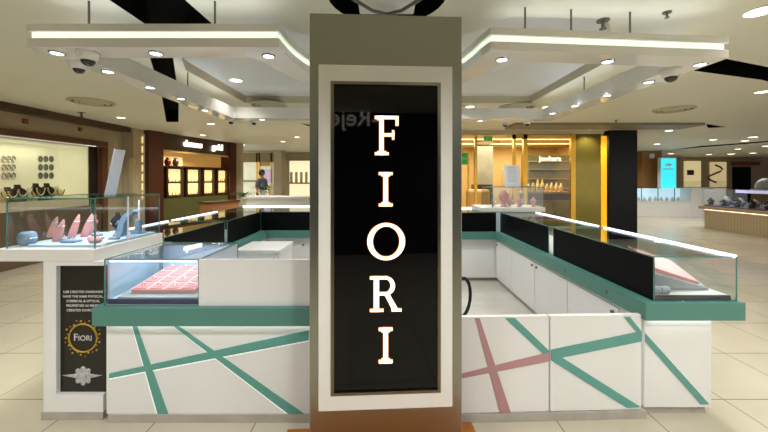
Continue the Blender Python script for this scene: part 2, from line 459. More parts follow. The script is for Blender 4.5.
# letters drawn as outlines with serifs: strokes are lists of boxes / polygons in a unit cell
def letter_bm(ch, u0, u1, z0, z1, y0, y1, g=0):
    w, h = u1-u0, z1-z0
    bm = bmesh.new()
    def R(a, b, c, d):
        box(bm, u0+a*w-g, u0+b*w+g, y0, y1, z0+c*h-g, z0+d*h+g)
    def Pg(pts):
        slabxz([(u0+x*w, z0+z*h) for x, z in pts], y0, y1, bm)
    if ch == 'I':
        R(.36, .64, 0, 1); R(.06, .94, 0, .07); R(.06, .94, .93, 1); R(.24, .76, .05, .11); R(.24, .76, .89, .95)
    if ch == 'F':
        R(.2, .36, 0, 1); R(.02, .56, 0, .06); R(.12, .46, .05, .09); R(.02, .96, .93, 1); R(.12, .3, .90, .94)
        R(.86, .96, .76, .95); R(.3, .78, .48, .55); R(.72, .79, .40, .63)
    if ch == 'O':
        n = 40; ro, ri = .5, .36
        c = (u0+w/2, z0+h/2)
        def L(rx, rz, y): return [bm.verts.new((c[0]+rx*w*math.cos(2*PI*k/n), y, c[1]+rz*h*math.sin(2*PI*k/n))) for k in range(n)]
        e = g/w
        A, Bq, C, D = L(.5+e, .5+e, y0), L(.5+e, .5+e, y1), L(.365-e, .42-e, y0), L(.365-e, .42-e, y1)
        for k in range(n):
            j = (k+1) % n
            bm.faces.new((A[k], A[j], C[j], C[k])); bm.faces.new((Bq[k], D[k], D[j], Bq[j]))
            bm.faces.new((A[k], Bq[k], Bq[j], A[j])); bm.faces.new((C[k], C[j], D[j], D[k]))
    if ch == 'R':
        R(.14, .29, 0, 1); R(.02, .43, 0, .06); R(.02, .3, .93, 1)
        n = 16
        zo, zi = 1.0, .93; zb, zbi = .47, .54
        cx = .5; cz = (zo+zb)/2
        out = [(.29, zo)]+[(cx+.3*math.sin(a)*1.0, cz+(zo-cz)*math.cos(a)) for a in [PI*k/n for k in range(n+1)]]+[(.29, zb)]
        inn = [(.29, zi)]+[(cx+.16*math.sin(a), cz+(zi-cz)*math.cos(a)) for a in [PI*k/n for k in range(n+1)]]+[(.29, zbi)]
        e = g/h
        for a, b, c, d in zip(out, out[1:], inn[1:], inn):
            q = [a, b, c, d]
            Pg([(x, z) for x, z in q])
        Pg([(.46, .5), (.62, .5), (.93, .0), (.74, .0)]); R(.70, 1.0, 0, .06)
        if g: R(.3, .55, zo-.07, zo); R(.3, .5, zb, zb+.07)
    return bm
for ch, a, b, c, d in (('F', 374.5, 399, 116.5, 155), ('I', 378, 393, 172.5, 206), ('O', 367.5, 404.5, 223, 259.5), ('R', 369.5, 401, 276, 310.5), ('I', 378, 393, 327, 361.5)):
    u0, u1, z0, z1 = rectf(a, b, c, d)
    L = obj('letter', letter_bm(ch, u0, u1, z0, z1, -.022, -.008), E_letter, pil)
    obj('halo_edge', letter_bm(ch, u0, u1, z0, z1, -.014, -.0085, .0022), E_halo, L)

# ------------------------------------------------------------------ kiosk parts
ZT0, ZT1, ZG = .62, .73, 1.01
def stripe(parent, pa, pb, Y, name='stripe', m=None, wall=None, proud=.004):
    # pa, pb = ((xl, y), (xr, y)) px pairs of the two ends, on the plane through wall or at depth Y
    m = m or M_tealstripe
    pts = [pa[0], pa[1], pb[1], pb[0]]
    f = (lambda x, y: at(x, y, Y)) if wall is None else (lambda x, y: onwall(x, y, *wall))
    Q = [f(*p) for p in pts]
    bm = bmesh.new()
    a = [bm.verts.new(q+Vector((0, -proud, 0))) for q in Q]; b = [bm.verts.new(q+Vector((0, .002, 0))) for q in Q]
    bm.faces.new(a); bm.faces.new(b[::-1])
    for i in range(4): bm.faces.new((a[i], b[i], b[(i+1) % 4], a[(i+1) % 4]))
    return obj(name, bm, m, parent)
def edges_box(x0, x1, y0, y1, z0, z1, r=.0028, skip=''):
    bm = bmesh.new()
    for x in (x0, x1):
        for y in (y0, y1): box(bm, x-r, x+r, y-r, y+r, z0, z1)
    for y in (y0, y1):
        box(bm, x0, x1, y-r, y+r, z1-r, z1+r)
    for x in (x0, x1): box(bm, x-r, x+r, y0, y1, z1-r, z1+r)
    return bm
def case(par, x0, x1, y0, y1, z0=ZT1, z1=ZG, black='', skip='', top=True, edge=True, led=''):
    e = .006
    def pane(nm, bm, key):
        if key in skip: return
        obj('black_panel' if key in black else nm, bm, M_bpanel if key in black else M_glass, par)
    pane('glass_side', B(x0, x0+e, y0, y1, z0, z1-e), 'L')
    pane('glass_side', B(x1-e, x1, y0, y1, z0, z1-e), 'R')
    pane('glass_front', B(x0+e, x1-e, y0, y0+e, z0, z1-e), 'F')
    pane('glass_back', B(x0+e, x1-e, y1-e, y1, z0, z1-e), 'B')
    if top: obj('glass_top', B(x0, x1, y0, y1, z1-e, z1), M_glasstop, par)
    if edge: obj('glass_edge', edges_box(x0, x1, y0, y1, z0, z1), M_edge, par)
    if 'R' in led: obj('led_strip', B(x1-.02, x1+.004, y0, y1, z1-.008, z1+.010), E_led, par)
    if 'L' in led: obj('led_strip', B(x0-.004, x0+.02, y0, y1, z1-.008, z1+.010), E_led, par)
    if 'B' in led: obj('led_strip', B(x0, x1, y1-.02, y1+.004, z1-.012, z1+.02), E_led, par)

# kiosk inner floor
kf = obj('kiosk_floor_slab', B(-1.72, 1.66, 2.3, 4.9, 0, .006), M_kfloor); tag(kf, 'grey marble floor slab inside the jewellery kiosk', 'floor slab')

# --- front left counter unit
t = thing('front_counter', 'white front counter with teal crossing stripes and teal top band, left of the pillar', 'counter', (0, 0, 0))
obj('cabinet_body', B(-1.715, -.32, 2.07, 2.58, .05, ZT0), M_white, t)
obj('teal_band', B(-1.745, -.32, 2.0, 2.60, ZT0, ZT1, .002), M_teal, t)
obj('plinth', B(-1.70, -.32, 2.062, 2.56, 0, .05), M_stone, t)
obj('under_light', B(-1.70, -.34, 2.045, 2.058, ZT0-.008, ZT0), E_under, t)
YS = 2.07
M_shighlight = mat('stripe_highlight', (245, 250, 248), .3, emit=(240, 255, 250), es=.25)  # bright highlight along the stripes, put into pale, faintly glowing strips
stripe(t, ((131.6, 325.5), (134, 325.5)), ((157.2, 416.5), (162, 416.5)), YS, 'stripe_highlight', M_shighlight, proud=.002)
stripe(t, ((109.7, 375), (109.7, 379.4)), ((308.7, 335), (308.7, 341.4)), YS, 'stripe_highlight', M_shighlight, proud=.003)
stripe(t, ((172, 325.5), (175, 325.5)), ((289.4, 416), (296, 416)), YS, 'stripe_highlight', M_shighlight, proud=.0025)
stripe(t, ((132.5, 325.5), (137, 325.5)), ((158.7, 416.5), (169.5, 416.5)), YS)
stripe(t, ((109.7, 373.3), (109.7, 378)), ((308.7, 330), (308.7, 340)), YS, proud=.005)
stripe(t, ((173, 325.5), (178.5, 325.5)), ((291.6, 416), (307.5, 416)), YS, proud=.0045)
case(t, -1.70, -1.128, 2.04, 2.58, skip='BR')
obj('case_back_panel', B(-1.695, -1.134, 2.57, 2.58, ZT1, ZG-.006), M_bluewhite, t)
obj('case_side_panel', B(-1.134, -1.128, 2.062, 2.58, ZT1, ZG-.006), M_bluewhite, t)
obj('deck_board', B(-1.70, -.33, 2.05, 2.575, ZT1, ZT1+.005), M_ledge, t)
obj('navy_edge_strip', B(-1.69, -1.135, 2.048, 2.06, ZT1+.005, ZT1+.035), M_navy, t)
obj('display_deck', B(-1.69, -1.135, 2.06, 2.57, ZT1+.005, ZT1+.03), M_bluewhite, t)
obj('led_strip', B(-1.68, -1.15, 2.048, 2.062, ZG-.018, ZG-.008), E_led, t)
obj('upstand_panel', B(-1.125, -.33, 2.035, 2.06, ZT1, ZG), M_white, t)

# jewellery tray in the front case: grey board with pink tray above, tilted
def tray(name, lab, loc, rz, w, d, nx, ny, tilt=.12):
    r = thing(name, lab, 'jewellery tray', loc, rz)
    M = Matrix.Rotation(tilt, 4, 'X')
    def add(nm, bm, m):
        bmesh.ops.transform(bm, matrix=M, verts=bm.verts); return obj(nm, bm, m, r)
    add('grey_base', B(-w/2-.05, w/2+.05, -d/2-.05, d/2+.04, 0, .018, .003), M_greyb)
    add('pink_pad', B(-w/2, w/2, -d/2, d/2, .018, .045, .004), M_pinkv)
    for i in range(nx):
        for j in range(ny):
            x = -w/2+w*(i+.5)/nx; y = -d/2+d*(j+.5)/ny
            bm = bmesh.new(); box(bm, x-w/nx*.4, x+w/nx*.4, y-d/ny*.4, y+d/ny*.4, .045, .049)
            lt = add('ring_slot', bm, M_pinkd)
            bm = bmesh.new()
            tube(bm, [(x+.012*math.cos(a), y, .055+.012*math.sin(a)) for a in [2*PI*k/10 for k in range(10)]], .0028, 6, True)
            bmesh.ops.create_icosphere(bm, subdivisions=1, radius=.005, matrix=Matrix.Translation((x, y, .069)))
            bmesh.ops.transform(bm, matrix=M, verts=bm.verts); obj('ring', bm, M_silver, lt)
tray('ring_tray', 'pink ring tray on a grey board in the front left glass case', (-1.385, 2.29, ZT1+.062), 0, .40, .38, 4, 4, .14)

# --- left corner unit with poster and raised showcase
t = thing('poster_counter', 'tall white end counter with black poster panel and raised glass showcase at left', 'counter', (0, 0, 0))
obj('cabinet_body', B(-2.12, -1.75, 2.12, 2.74, .05, .985), M_white, t)
obj('plinth', B(-2.135, -1.75, 2.085, 2.74, 0, .05), M_stone, t)
px0, px1 = at(57, 300, 2.09).x, at(109, 300, 2.09).x
pz1, pz0 = at(57, 265.5, 2.09).z, at(57, 394, 2.09).z
PR = -1.749
bm = bmesh.new(); box(bm, -2.12, px0, 2.085, 2.12, .05, .985); box(bm, px0, PR, 2.085, 2.12, .05, pz0); box(bm, px0, PR, 2.085, 2.12, pz1, .985)
obj('poster_frame', bm, M_white, t)
po = obj('poster', B(px0, PR, 2.112, 2.12, pz0, pz1), mat('poster_black', (22, 20, 14), .3), t)
po['label'] = 'black poster with white text, gold ring of dots and diamond ring'
M_txt = mat('poster_text', (215, 215, 212), .5)
M_gold2 = mat('poster_gold', (186, 150, 40), .4, var=.1)
for k, (s, yy) in enumerate((('LAB CREATED DIAMONDS', 292), ('HAVE THE SAME PHYSICAL,', 296.6), ('CHEMICAL & OPTICAL', 301.2), ('PROPERTIES AS MINED', 305.8), ('CREATED DIAMONDS', 310.4))):
    p = at(83, yy, 2.11); text('lettering', s, .021, M_txt, po, (p.x, 2.111, p.z), FRONT, .0005, sx=1.0, bold=.0002)
p = at(83, 338, 2.11)
bm = bmesh.new()
tube(bm, [(p.x+.088*math.cos(a), 2.110, p.z+.088*math.sin(a)) for a in [2*PI*k/40 for k in range(40)]], .005, 6, True)
for k in range(26):
    a = 2*PI*k/26; rr = .099+.008*(k % 3)
    bmesh.ops.create_icosphere(bm, subdivisions=1, radius=.004+.003*(k % 2), matrix=Matrix.Translation((p.x+rr*math.cos(a), 2.110, p.z+rr*math.sin(a))))
obj('gold_ring_emblem', bm, M_gold2, po)
text('lettering', 'F', .062, M_txt, po, (p.x-.047, 2.111, p.z+.002), FRONT, .0005)
text('lettering', 'IORI', .046, M_txt, po, (p.x+.012, 2.111, p.z-.003), FRONT, .0005)
p = at(83, 376, 2.11)
bm = bmesh.new()
slabxz([(p.x-.13, p.z+.004), (p.x-.04, p.z+.014), (p.x-.03, p.z-.014), (p.x-.05, p.z-.012)], 2.109, 2.112, bm)
slabxz([(p.x+.12, p.z+.004), (p.x+.04, p.z+.014), (p.x+.03, p.z-.014), (p.x+.05, p.z-.012)], 2.109, 2.112, bm)
bmesh.ops.create_icosphere(bm, subdivisions=2, radius=.05, matrix=Matrix.Translation((p.x, 2.112, p.z)) @ Matrix.Diagonal((1, .15, 1, 1)))
for k in range(8):
    a = 2*PI*k/8; bmesh.ops.create_icosphere(bm, subdivisions=1, radius=.017, matrix=Matrix.Translation((p.x+.046*math.cos(a), 2.111, p.z+.046*math.sin(a))) @ Matrix.Diagonal((1, .4, 1, 1)))
obj('diamond_picture', bm, mat('diamond_grey', (170, 170, 172), .4, var=.7, scale=60), po)
obj('showcase_slab', B(-2.44, -1.81, 2.09, 2.74, .985, 1.06, .003), M_ledge, t)
obj('showcase_deck', B(-2.30, -1.84, 2.16, 2.70, 1.06, 1.075, .002), M_bluewhite, t)
case(t, -2.38, -1.825, 2.115, 2.72, 1.06, 1.378)
obj('glass_edge', B(-1.829, -1.822, 2.385, 2.393, 1.06, 1.375), M_ledge, t)
obj('side_panel', B(-1.75, -1.735, 2.61, 2.74, .05, .985), M_bluewhite, t)  # both panels: blue glow on the white cabinet side put into the colour
obj('upper_side_panel', B(-1.75, -1.735, 2.12, 2.59, ZT1+.002, .985), M_bluewhite, t)

# jewellery in the raised showcase
def lump(name, label, cat, pts, m, r, group=None):
    pass
def pinkcone(x, y, z, h, lean, lab, rz=0):
    r = thing('ring_stand', lab, 'ring stand', (x, y, z), rz, 'pink ring stands')
    bm = bmesh.new()
    prof = [(.024, 0), (.026, .25), (.024, .5), (.017, .75), (.009, .93), (.002, 1)]
    n = 14; rings = []
    for q, zz in prof:
        rings.append([bm.verts.new((q*1.0*math.cos(2*PI*k/n)+lean*zz*h, q*.75*math.sin(2*PI*k/n), zz*h)) for k in range(n)])
    for a, b in zip(rings, rings[1:]):
        for k in range(n): bm.faces.new((a[k], a[(k+1) % n], b[(k+1) % n], b[k]))
    bm.faces.new(rings[0][::-1]); bm.faces.new(rings[-1])
    obj('stand', bm, M_pinkv, r, True)
    bm = bmesh.new()
    tube(bm, [(lean*.7*h+.021*math.cos(a), .017*math.sin(a), .7*h) for a in [2*PI*k/14 for k in range(14)]], .0025, 6, True)
    bmesh.ops.create_icosphere(bm, subdivisions=1, radius=.006, matrix=Matrix.Translation((lean*.7*h, -.02, .7*h)))
    obj('ring', bm, M_silver, r)
ZS = 1.075
for px, py, Y, h, lab in ((50, 238, 2.45, .15, 'pink cone ring stand, back left of the raised showcase'),
                        (56, 243, 2.28, .15, 'pink cone ring stand, front left of the raised showcase'),
                        (71, 238, 2.42, .17, 'pink cone ring stand in the middle of the raised showcase'),
                        (84, 234, 2.46, .17, 'pink cone ring stand before the blue bust'),
                        (88, 232, 2.54, .16, 'rearmost pink cone ring stand in the raised showcase')):
    p = at(px, py, Y); pinkcone(p.x, Y, ZS, h, .35, lab)
p = at(27.5, 246, 2.22)
t2 = thing('round_stand', 'round blue-grey drum jewellery stand in the left corner of the showcase', 'jewellery stand', (p.x, 2.22, 1.075-.0))
t2.location.z = 1.0605
bm = bmesh.new(); lathe(bm, [(.030, 0), (.044, .012), (.049, .045), (.044, .078), (.030, .09)], n=28); obj('drum', bm, M_bluegrey, t2, True)
bm = bmesh.new(); tube(bm, [(.049*math.cos(a), .049*math.sin(a), .05) for a in [2*PI*k/24 for k in range(24)]], .002, 5, True); obj('bracelet', bm, M_silver, t2)
# pink shoe shaped stand
p = at(99, 236, 2.3)
t2 = thing('pink_stand', 'low pink jewellery stand with thin post at the showcase corner', 'jewellery stand', (-1.93, 2.24, ZS))
bm = bmesh.new(); bmesh.ops.create_uvsphere(bm, u_segments=16, v_segments=8, radius=.045, matrix=Matrix.Translation((0, 0, .015)) @ Matrix.Diagonal((1, .6, .35, 1)))
bmesh.ops.create_uvsphere(bm, u_segments=16, v_segments=8, radius=.03, matrix=Matrix.Translation((-.05, .03, .02)) @ Matrix.Diagonal((1, .6, .5, 1))); obj('base', bm, M_pinkv, t2, True)
bm = bmesh.new(); cyl(bm, (.0, 0, .02), .005, .11, 8); bmesh.ops.create_uvsphere(bm, u_segments=12, v_segments=8, radius=.016, matrix=Matrix.Translation((0, 0, .14))); obj('post', bm, M_pinkv, t2, True)
t2 = thing('small_bust', 'small dark bust with pale pendant in the raised showcase', 'jewellery bust', (-2.03, 2.55, ZS))
bm = bmesh.new(); lathe(bm, [(.03, 0), (.012, .02), (.012, .05), (.04, .08), (.038, .12), (.014, .15), (.014, .17)], n=18); obj('bust', bm, M_dark, t2, True)
bm = bmesh.new(); tube(bm, [(.03*math.cos(a), -.028-.006*math.sin(-a), .115+.035*math.sin(a)) for a in [PI+PI*k/8 for k in range(9)]], .004, 6); obj('pendant', bm, M_silver, t2)
t2 = thing('watch_stand', 'thin white post stand with blue-grey base in the raised showcase', 'jewellery stand', (-1.92, 2.62, ZS))
bm = bmesh.new(); box(bm, -.045, .045, -.03, .03, 0, .015, .003); box(bm, -.02, .02, -.015, .015, .015, .11, .004); obj('base', bm, M_bluegrey, t2)
bm = bmesh.new(); cyl(bm, (0.005, 0, .11), .006, .15, 8); obj('post', bm, M_ledge, t2)
t2 = thing('arched_stand', 'curved blue-grey necklace arch standing at the right end of the raised showcase', 'jewellery stand', (-1.905, 2.5, ZS))
bm = bmesh.new()
crv = [(-.07, 0, .0), (-.045, 0, .05), (-.035, 0, .10), (-.01, 0, .15), (.03, 0, .185), (.06, 0, .195)]
for k in range(len(crv)-1):
    a, b = crv[k], crv[k+1]; wd = .05-.004*k
    vs = [bm.verts.new(q) for q in ((a[0]-wd*.5, -.03, a[2]), (a[0]+wd*.5, -.03, a[2]-.008), (b[0]+wd*.45, -.03, b[2]-.012), (b[0]-wd*.45, -.03, b[2]))]
    vt = [bm.verts.new(v.co+Vector((0, .06, 0))) for v in vs]
    bm.faces.new(vs); bm.faces.new(vt[::-1])
    for i in range(4): bm.faces.new((vs[i], vt[i], vt[(i+1) % 4], vs[(i+1) % 4]))
obj('arch', bm, M_bluegrey, t2)
for k, (x, y, c, w) in enumerate(((-2.10, 2.25, M_bluegrey, .05), (-2.2, 2.3, M_bluegrey, .03), (-2.02, 2.36, M_pinkv, .035), (-2.14, 2.5, M_bluegrey, .03), (-1.9, 2.36, M_greyb, .03))):
    labs = ['flat blue-grey jewellery block in front of the pink cones', 'small grey ring block behind the drum stand', 'small pink ring block among the cones', 'small blue block at the back of the showcase', 'small grey block near the right glass of the showcase']
    bm = B(x-w, x+w, y-w*.6, y+w*.6, ZS, ZS+.016, .003); o = obj('ring_block', bm, c); tag(o, labs[k], 'jewellery block', 'small jewellery blocks in the raised showcase')
    bm = bmesh.new(); tube(bm, [(x+.011*math.cos(a), y, ZS+.026+.011*math.sin(a)) for a in [2*PI*q/10 for q in range(10)]], .002, 5, True); obj('ring', bm, M_silver, o)

# sign boards standing on the showcases
def sheet_stand(name, lab, loc, rz, w, h, tilt):
    r = thing(name, lab, 'sign stand', loc, rz)
    M = Matrix.Rotation(-tilt, 4, 'X')
    bm = bmesh.new(); box(bm, -w/2, w/2, -.004, .004, 0, h, M=None); bmesh.ops.transform(bm, matrix=M, verts=bm.verts); sh = obj('sheet', bm, M_paper, r)
    bm = bmesh.new()
    slabxz([(-w/2, 0), (w/2, 0), (w/2, .01), (-w/2, .01)], -.01, .16, bm)
    obj('foot', bm, M_glass, r)
    bm = bmesh.new(); box(bm, -w/2+.01, w/2-.01, .15, .156, 0, h*.78); obj('back_leg', bm, M_glass, r)
    bm = bmesh.new()
    for k in range(9):
        ww = w*(.3 if k == 0 else random.uniform(.28, .38))
        box(bm, -ww, ww, -.0052, -.0042, h*(.88-.08*k), h*(.88-.08*k)+.006)
    bmesh.ops.transform(bm, matrix=M, verts=bm.verts); obj('printed_lines', bm, M_greyb, sh)
sheet_stand('sign_stand', 'slanted white printed sheet on an acrylic stand on top of the left showcase', (-2.06, 2.52, 1.379), -1.5, .11, .35, .2)
sheet_stand('sign_stand', 'grey-white printed sheet stand on top of the back right showcase', (1.98, 5.15, 1.379), .1, .24, .34, .15)

# --- left run of counters behind
t = thing('side_counter', 'left side counter run with black backed glass cases and lit glass top', 'counter', (0, 0, 0))
obj('cabinet_body', B(-2.4, -1.76, 2.78, 4.98, .05, ZT0), M_cab, t)
obj('plinth', B(-2.38, -1.79, 2.78, 4.98, 0, .05), M_stone, t)
obj('teal_band', B(-2.52, -1.74, 2.78, 4.99, ZT0, ZT1), M_teal, t)
case(t, -2.50, -1.84, 2.80, 3.86, black='R', led='L')
case(t, -2.50, -1.84, 3.94, 5.0, black='R', led='L')
obj('display_deck', B(-2.47, -1.86, 2.83, 4.97, ZT1+.001, ZT1+.02), M_greyb, t)
# white low cabinet inside
t = thing('low_cabinet', 'low white box cabinet standing inside the kiosk against the left run', 'cabinet', (0, 0, 0))
obj('cabinet_body', B(-1.68, -1.18, 3.78, 4.3, .006, .66), M_cab, t)
obj('lid', B(-1.69, -1.17, 3.77, 4.31, .66, .70, .004), M_white, t)
obj('drawer', B(-1.65, -1.21, 3.765, 3.78, .35, .62), M_white, t)
# back counters
t = thing('back_counter', 'back counter left of the pillar with black panel, teal band and lit glass top', 'counter', (0, 0, 0))
obj('cabinet_body', B(-2.4, 0, 5.05, 5.85, .05, ZT0), M_cab, t)
obj('plinth', B(-1.70, 0, 5.08, 5.5, 0, .05), M_stone, t)
obj('teal_band', B(-2.52, 0, 5.0, 5.97, ZT0, ZT1), M_teal, t)
case(t, -2.50, 0, 5.02, 5.95, black='F', led='B')
bm = bmesh.new(); cyl(bm, (0, 0, 0), .012, .015, 12); bmesh.ops.transform(bm, matrix=Matrix.Translation(at(303, 245, 5.04)) @ Matrix.Rotation(PI/2, 4, 'X'), verts=bm.verts); obj('knob', bm, M_dark, t)
t = thing('back_counter', 'back counter right of the pillar with black panel, teal band and a raised showcase', 'counter', (0, 0, 0))
obj('cabinet_body', B(.005, 2.08, 4.93, 5.5, .05, ZT0), M_cab, t)
obj('plinth', B(.0, 1.70, 4.97, 5.5, 0, .05), M_stone, t)
obj('teal_band', B(.005, 2.245, 4.88, 5.6, ZT0, ZT1), M_teal, t)
case(t, .005, 2.22, 4.9, 5.58, black='F', led='B')
obj('corner_post', B(1.64, 1.695, 4.885, 4.899, ZT1, ZG), M_bluewhite, t)
# raised showcase at the back right
t = thing('raised_showcase', 'raised glass showcase with pink jewellery stands on the back right corner', 'showcase', (0, 0, 0))
obj('showcase_slab', B(1.45, 2.40, 4.98, 5.57, ZG+.002, 1.075, .003), M_ledge, t)
case(t, 1.62, 2.38, 5.0, 5.55, 1.075, 1.378)
cols = [(1.84, .25, M_pinkd, 'tall dusty pink bust in the back right showcase', .075), (1.98, .13, M_pinkv, 'short pink stand next to the tall pink bust', .045), (2.07, .15, M_pinkv, 'pink stand in the middle of the back right showcase', .045),
        (2.17, .2, M_silver, 'silver-white stand in the back right showcase', .03), (2.29, .14, M_pinkv, 'rightmost pink stand in the back right showcase', .045), (1.72, .13, M_pinkv, 'small pink stand left of the tall pink bust', .035),
        (1.665, .22, M_silver, 'silver stand at the left end of the back right showcase', .025), (2.12, .1, M_pinkd, 'low dusty pink stand before the silver-white stand', .03)]
for k, (x, h, m, lab, r) in enumerate(cols):
    q = thing('jewellery_bust', lab, 'jewellery bust', (x, 5.14+.14*(k % 2), 1.0755))
    bm = bmesh.new(); lathe(bm, [(r*.8, 0), (r*.5, .1*h), (r*.5, .25*h), (r, .5*h), (r, .75*h), (r*.45, .9*h), (r*.4, h)], n=16); obj('bust', bm, m, q, True)
    bm = bmesh.new(); tube(bm, [(r*.8*math.cos(a), -r*.9, h*.72+r*.8*math.sin(a)) for a in [PI+PI*i/8 for i in range(9)]], .003, 5); obj('necklace', bm, M_silver, q)
# --- right run
t = thing('side_counter', 'right side counter with two black backed glass cases, teal band and white cabinets', 'counter', (0, 0, 0))
def rx(z=0): return 0
obj('cabinet_body', B(1.655, 2.08, 2.13, 4.86, .05, ZT0), M_white, t)
obj('plinth', B(1.66, 2.06, 2.15, 4.86, 0, .05), M_stone, t)
obj('teal_band', B(1.625, 2.245, 2.078, 4.87, ZT0, ZT1, .002), M_teal, t)
obj('under_light', B(1.68, 2.10, 2.10, 2.112, ZT0-.008, ZT0), E_under, t)
obj('under_light', B(2.15, 2.162, 2.12, 4.8, ZT0-.008, ZT0), E_under, t)
case(t, 1.70, 2.22, 2.11, 3.36, black='L', led='R')
case(t, 1.70, 2.22, 3.46, 4.86, black='L', led='R')
obj('display_deck', B(1.71, 2.20, 2.14, 4.82, ZT1+.001, ZT1+.03), M_ledge, t)
obj('dark_edge_strip', B(1.71, 2.20, 2.125, 2.14, ZT1+.001, ZT1+.03), M_dark, t)
W1 = ((1.655, 2.13), (2.08, 2.13))
stripe(t, ((645, 341.5), (645, 333)), ((700.5, 404), (709, 404)), 2.13)
# inner doors of the right cabinet
seams = [2.35, 3.0, 3.65, 4.3, 4.9]
for k, (a, b) in enumerate(zip(seams, seams[1:])):
    d = obj('cabinet_door', B(1.642, 1.655, a+.004, b-.004, .06, ZT0-.03), M_cab, t)
    for y in ((b-.05, ) if k % 2 else (a+.05, )):
        bm = bmesh.new(); cyl(bm, (0, 0, 0), .012, .02, 12); bmesh.ops.transform(bm, matrix=Matrix.Translation((1.645, y, .55)) @ Matrix.Rotation(-PI/2, 4, 'Y'), verts=bm.verts); obj('knob', bm, M_lip, d)
for y in (2.45, 3.0, 4.0):
    bm = bmesh.new(); cyl(bm, (0, 0, 0), .012, .006, 12); bmesh.ops.transform(bm, matrix=Matrix.Translation((1.626, y, .675)) @ Matrix.Rotation(-PI/2, 4, 'Y'), verts=bm.verts); obj('lock', bm, M_lip, t)
# pad inside right case
t2 = thing('necklace_pad', 'slanted grey jewellery board with pink pad in the front of the right case', 'jewellery pad', (1.965, 2.36, ZT1+.085), 0)
t2.rotation_euler = (.38, 0, 0)
bm = slabxz([(-.22, 0), (.20, 0), (.19, .012), (-.20, .13), (-.22, .13)], -.14, .16); obj('sloped_board', bm, M_greyb, t2)
bm = slabxz([(.14, .028), (.13, .048), (-.18, .155), (-.20, .165), (-.205, .128)], -.12, .13); obj('pink_pad', bm, M_pinkv, t2)
t2 = thing('bracelet_roll', 'short grey bracelet roll at the front left of the right case', 'jewellery roll', (1.78, 2.165, ZT1+.055), 0)
bm = bmesh.new(); lathe(bm, [(.018, -.06), (.025, -.05), (.025, .05), (.018, .06)], n=16); bmesh.ops.transform(bm, matrix=Matrix.Rotation(PI/2, 4, 'Y'), verts=bm.verts); obj('roll', bm, M_greyb, t2, True)
bm = bmesh.new(); tube(bm, [(0, .026*math.cos(a), .026*math.sin(a)) for a in [2*PI*k/16 for k in range(16)]], .002, 5, True); obj('bracelet', bm, M_silver, t2)

# --- gates
GA, GB = Vector((.30, 2.064, 0)), Vector((1.618, 2.106, 0))
ang = math.atan2(GB.y-GA.y, GB.x-GA.x)
gw = (GA[:2], GB[:2])
def gate(px_a, px_b, lab, stripes):
    a = onwall(px_a, 300, *gw); b = onwall(px_b, 300, *gw); a.z = b.z = 0
    g = thing('counter_gate', lab, 'gate', (0, 0, 0))
    L = (b-a).length
    M = Matrix.Translation(a) @ Matrix.Rotation(ang, 4, 'Z')
    bm = B(0, L-.006, 0, .03, .054, .640); bmesh.ops.transform(bm, matrix=M, verts=bm.verts); obj('door_leaf', bm, M_white, g)
    bm = B(0, L-.006, -.001, .032, .640, .646); bmesh.ops.transform(bm, matrix=M, verts=bm.verts); obj('top_edge', bm, M_ledge, g)
    for s in stripes: stripe(g, s[0], s[1], 0, m=s[2], wall=gw, proud=s[3])
    return g
gate(435, 549.6, 'white counter gate with pink crossing stripes, next to the pillar',
     [(((474.8, 318), (479.5, 318)), ((500, 413), (510.8, 412.6)), M_pink, .004), (((456, 374.8), (456, 379)), ((549, 352), (549, 361)), M_pink, .005),
      (((505, 318), (515, 318)), ((549, 359.5), (549, 350.5)), M_tealstripe, .004)])
gate(550.4, 642, 'white counter gate with teal crossing stripes, beside the right counter',
     [(((551, 360), (551, 350.5)), ((626.5, 407.5), (640.5, 406.8)), M_tealstripe, .004), (((551, 349.5), (551, 359.5)), ((641.4, 331), (641.4, 341)), M_tealstripe, .005), (((624, 316.8), (629.5, 316.8)), ((641.4, 338), (641.4, 331.5)), M_tealstripe, .006)])
bm = prism([(GA.x, GA.y-.012), (GB.x+.02, GB.y-.012), (GB.x+.02, GB.y+.06), (GA.x, GA.y+.06)], 0, .05)
tag(obj('stone_threshold', bm, M_stone), 'grey marble threshold strip on the floor under the two counter gates', 'threshold')

# --- chair behind the pillar
t = thing('office_chair', 'black office chair half hidden behind the pillar, only its armrest showing', 'chair', (.44, 2.97, .006), -.8)
bm = bmesh.new(); box(bm, -.17, .17, -.17, .17, .40, .46, .02); obj('seat', bm, M_dark, t)
bm = bmesh.new(); box(bm, -.15, .15, .15, .19, .40, .62, .015); obj('backrest', bm, M_dark, t)
bm = bmesh.new(); cyl(bm, (0, 0, .06), .03, .34, 12); obj('post', bm, M_dark, t)
bm = bmesh.new()
for k in range(5):
    a = 2*PI*k/5; tube(bm, [(0, 0, .08), (.24*math.cos(a), .24*math.sin(a), .05)], .018)
obj('star_base', bm, M_dark, t)
for k in range(5):
    a = 2*PI*k/5
    bm = bmesh.new(); bmesh.ops.create_uvsphere(bm, u_segments=12, v_segments=8, radius=.025, matrix=Matrix.Translation((.24*math.cos(a), .24*math.sin(a), .025))); obj('caster', bm, M_dark, t, True)
for s in (-1, 1):
    bm = bmesh.new(); tube(bm, [(s*.29, .13*math.cos(a), .515+.16*math.sin(a)) for a in [2*PI*k/20 for k in range(20)]], .014, 8, True); tube(bm, [(s*.12, 0, .39), (s*.29, 0, .365)], .014); obj('armrest', bm, M_dark, t, True)

exec_later = []
# ------------------------------------------------------------------ left necklace shop
WLx = -6.2
def WL(px, py, X=WLx):
    Y = X*F/(px-CX); return Vector((X, Y, H+(HY-py)/F*Y))
a = WL(88, 150); wy1 = a.y
zf1 = 2.32
yEnd = WL(105, 141).y
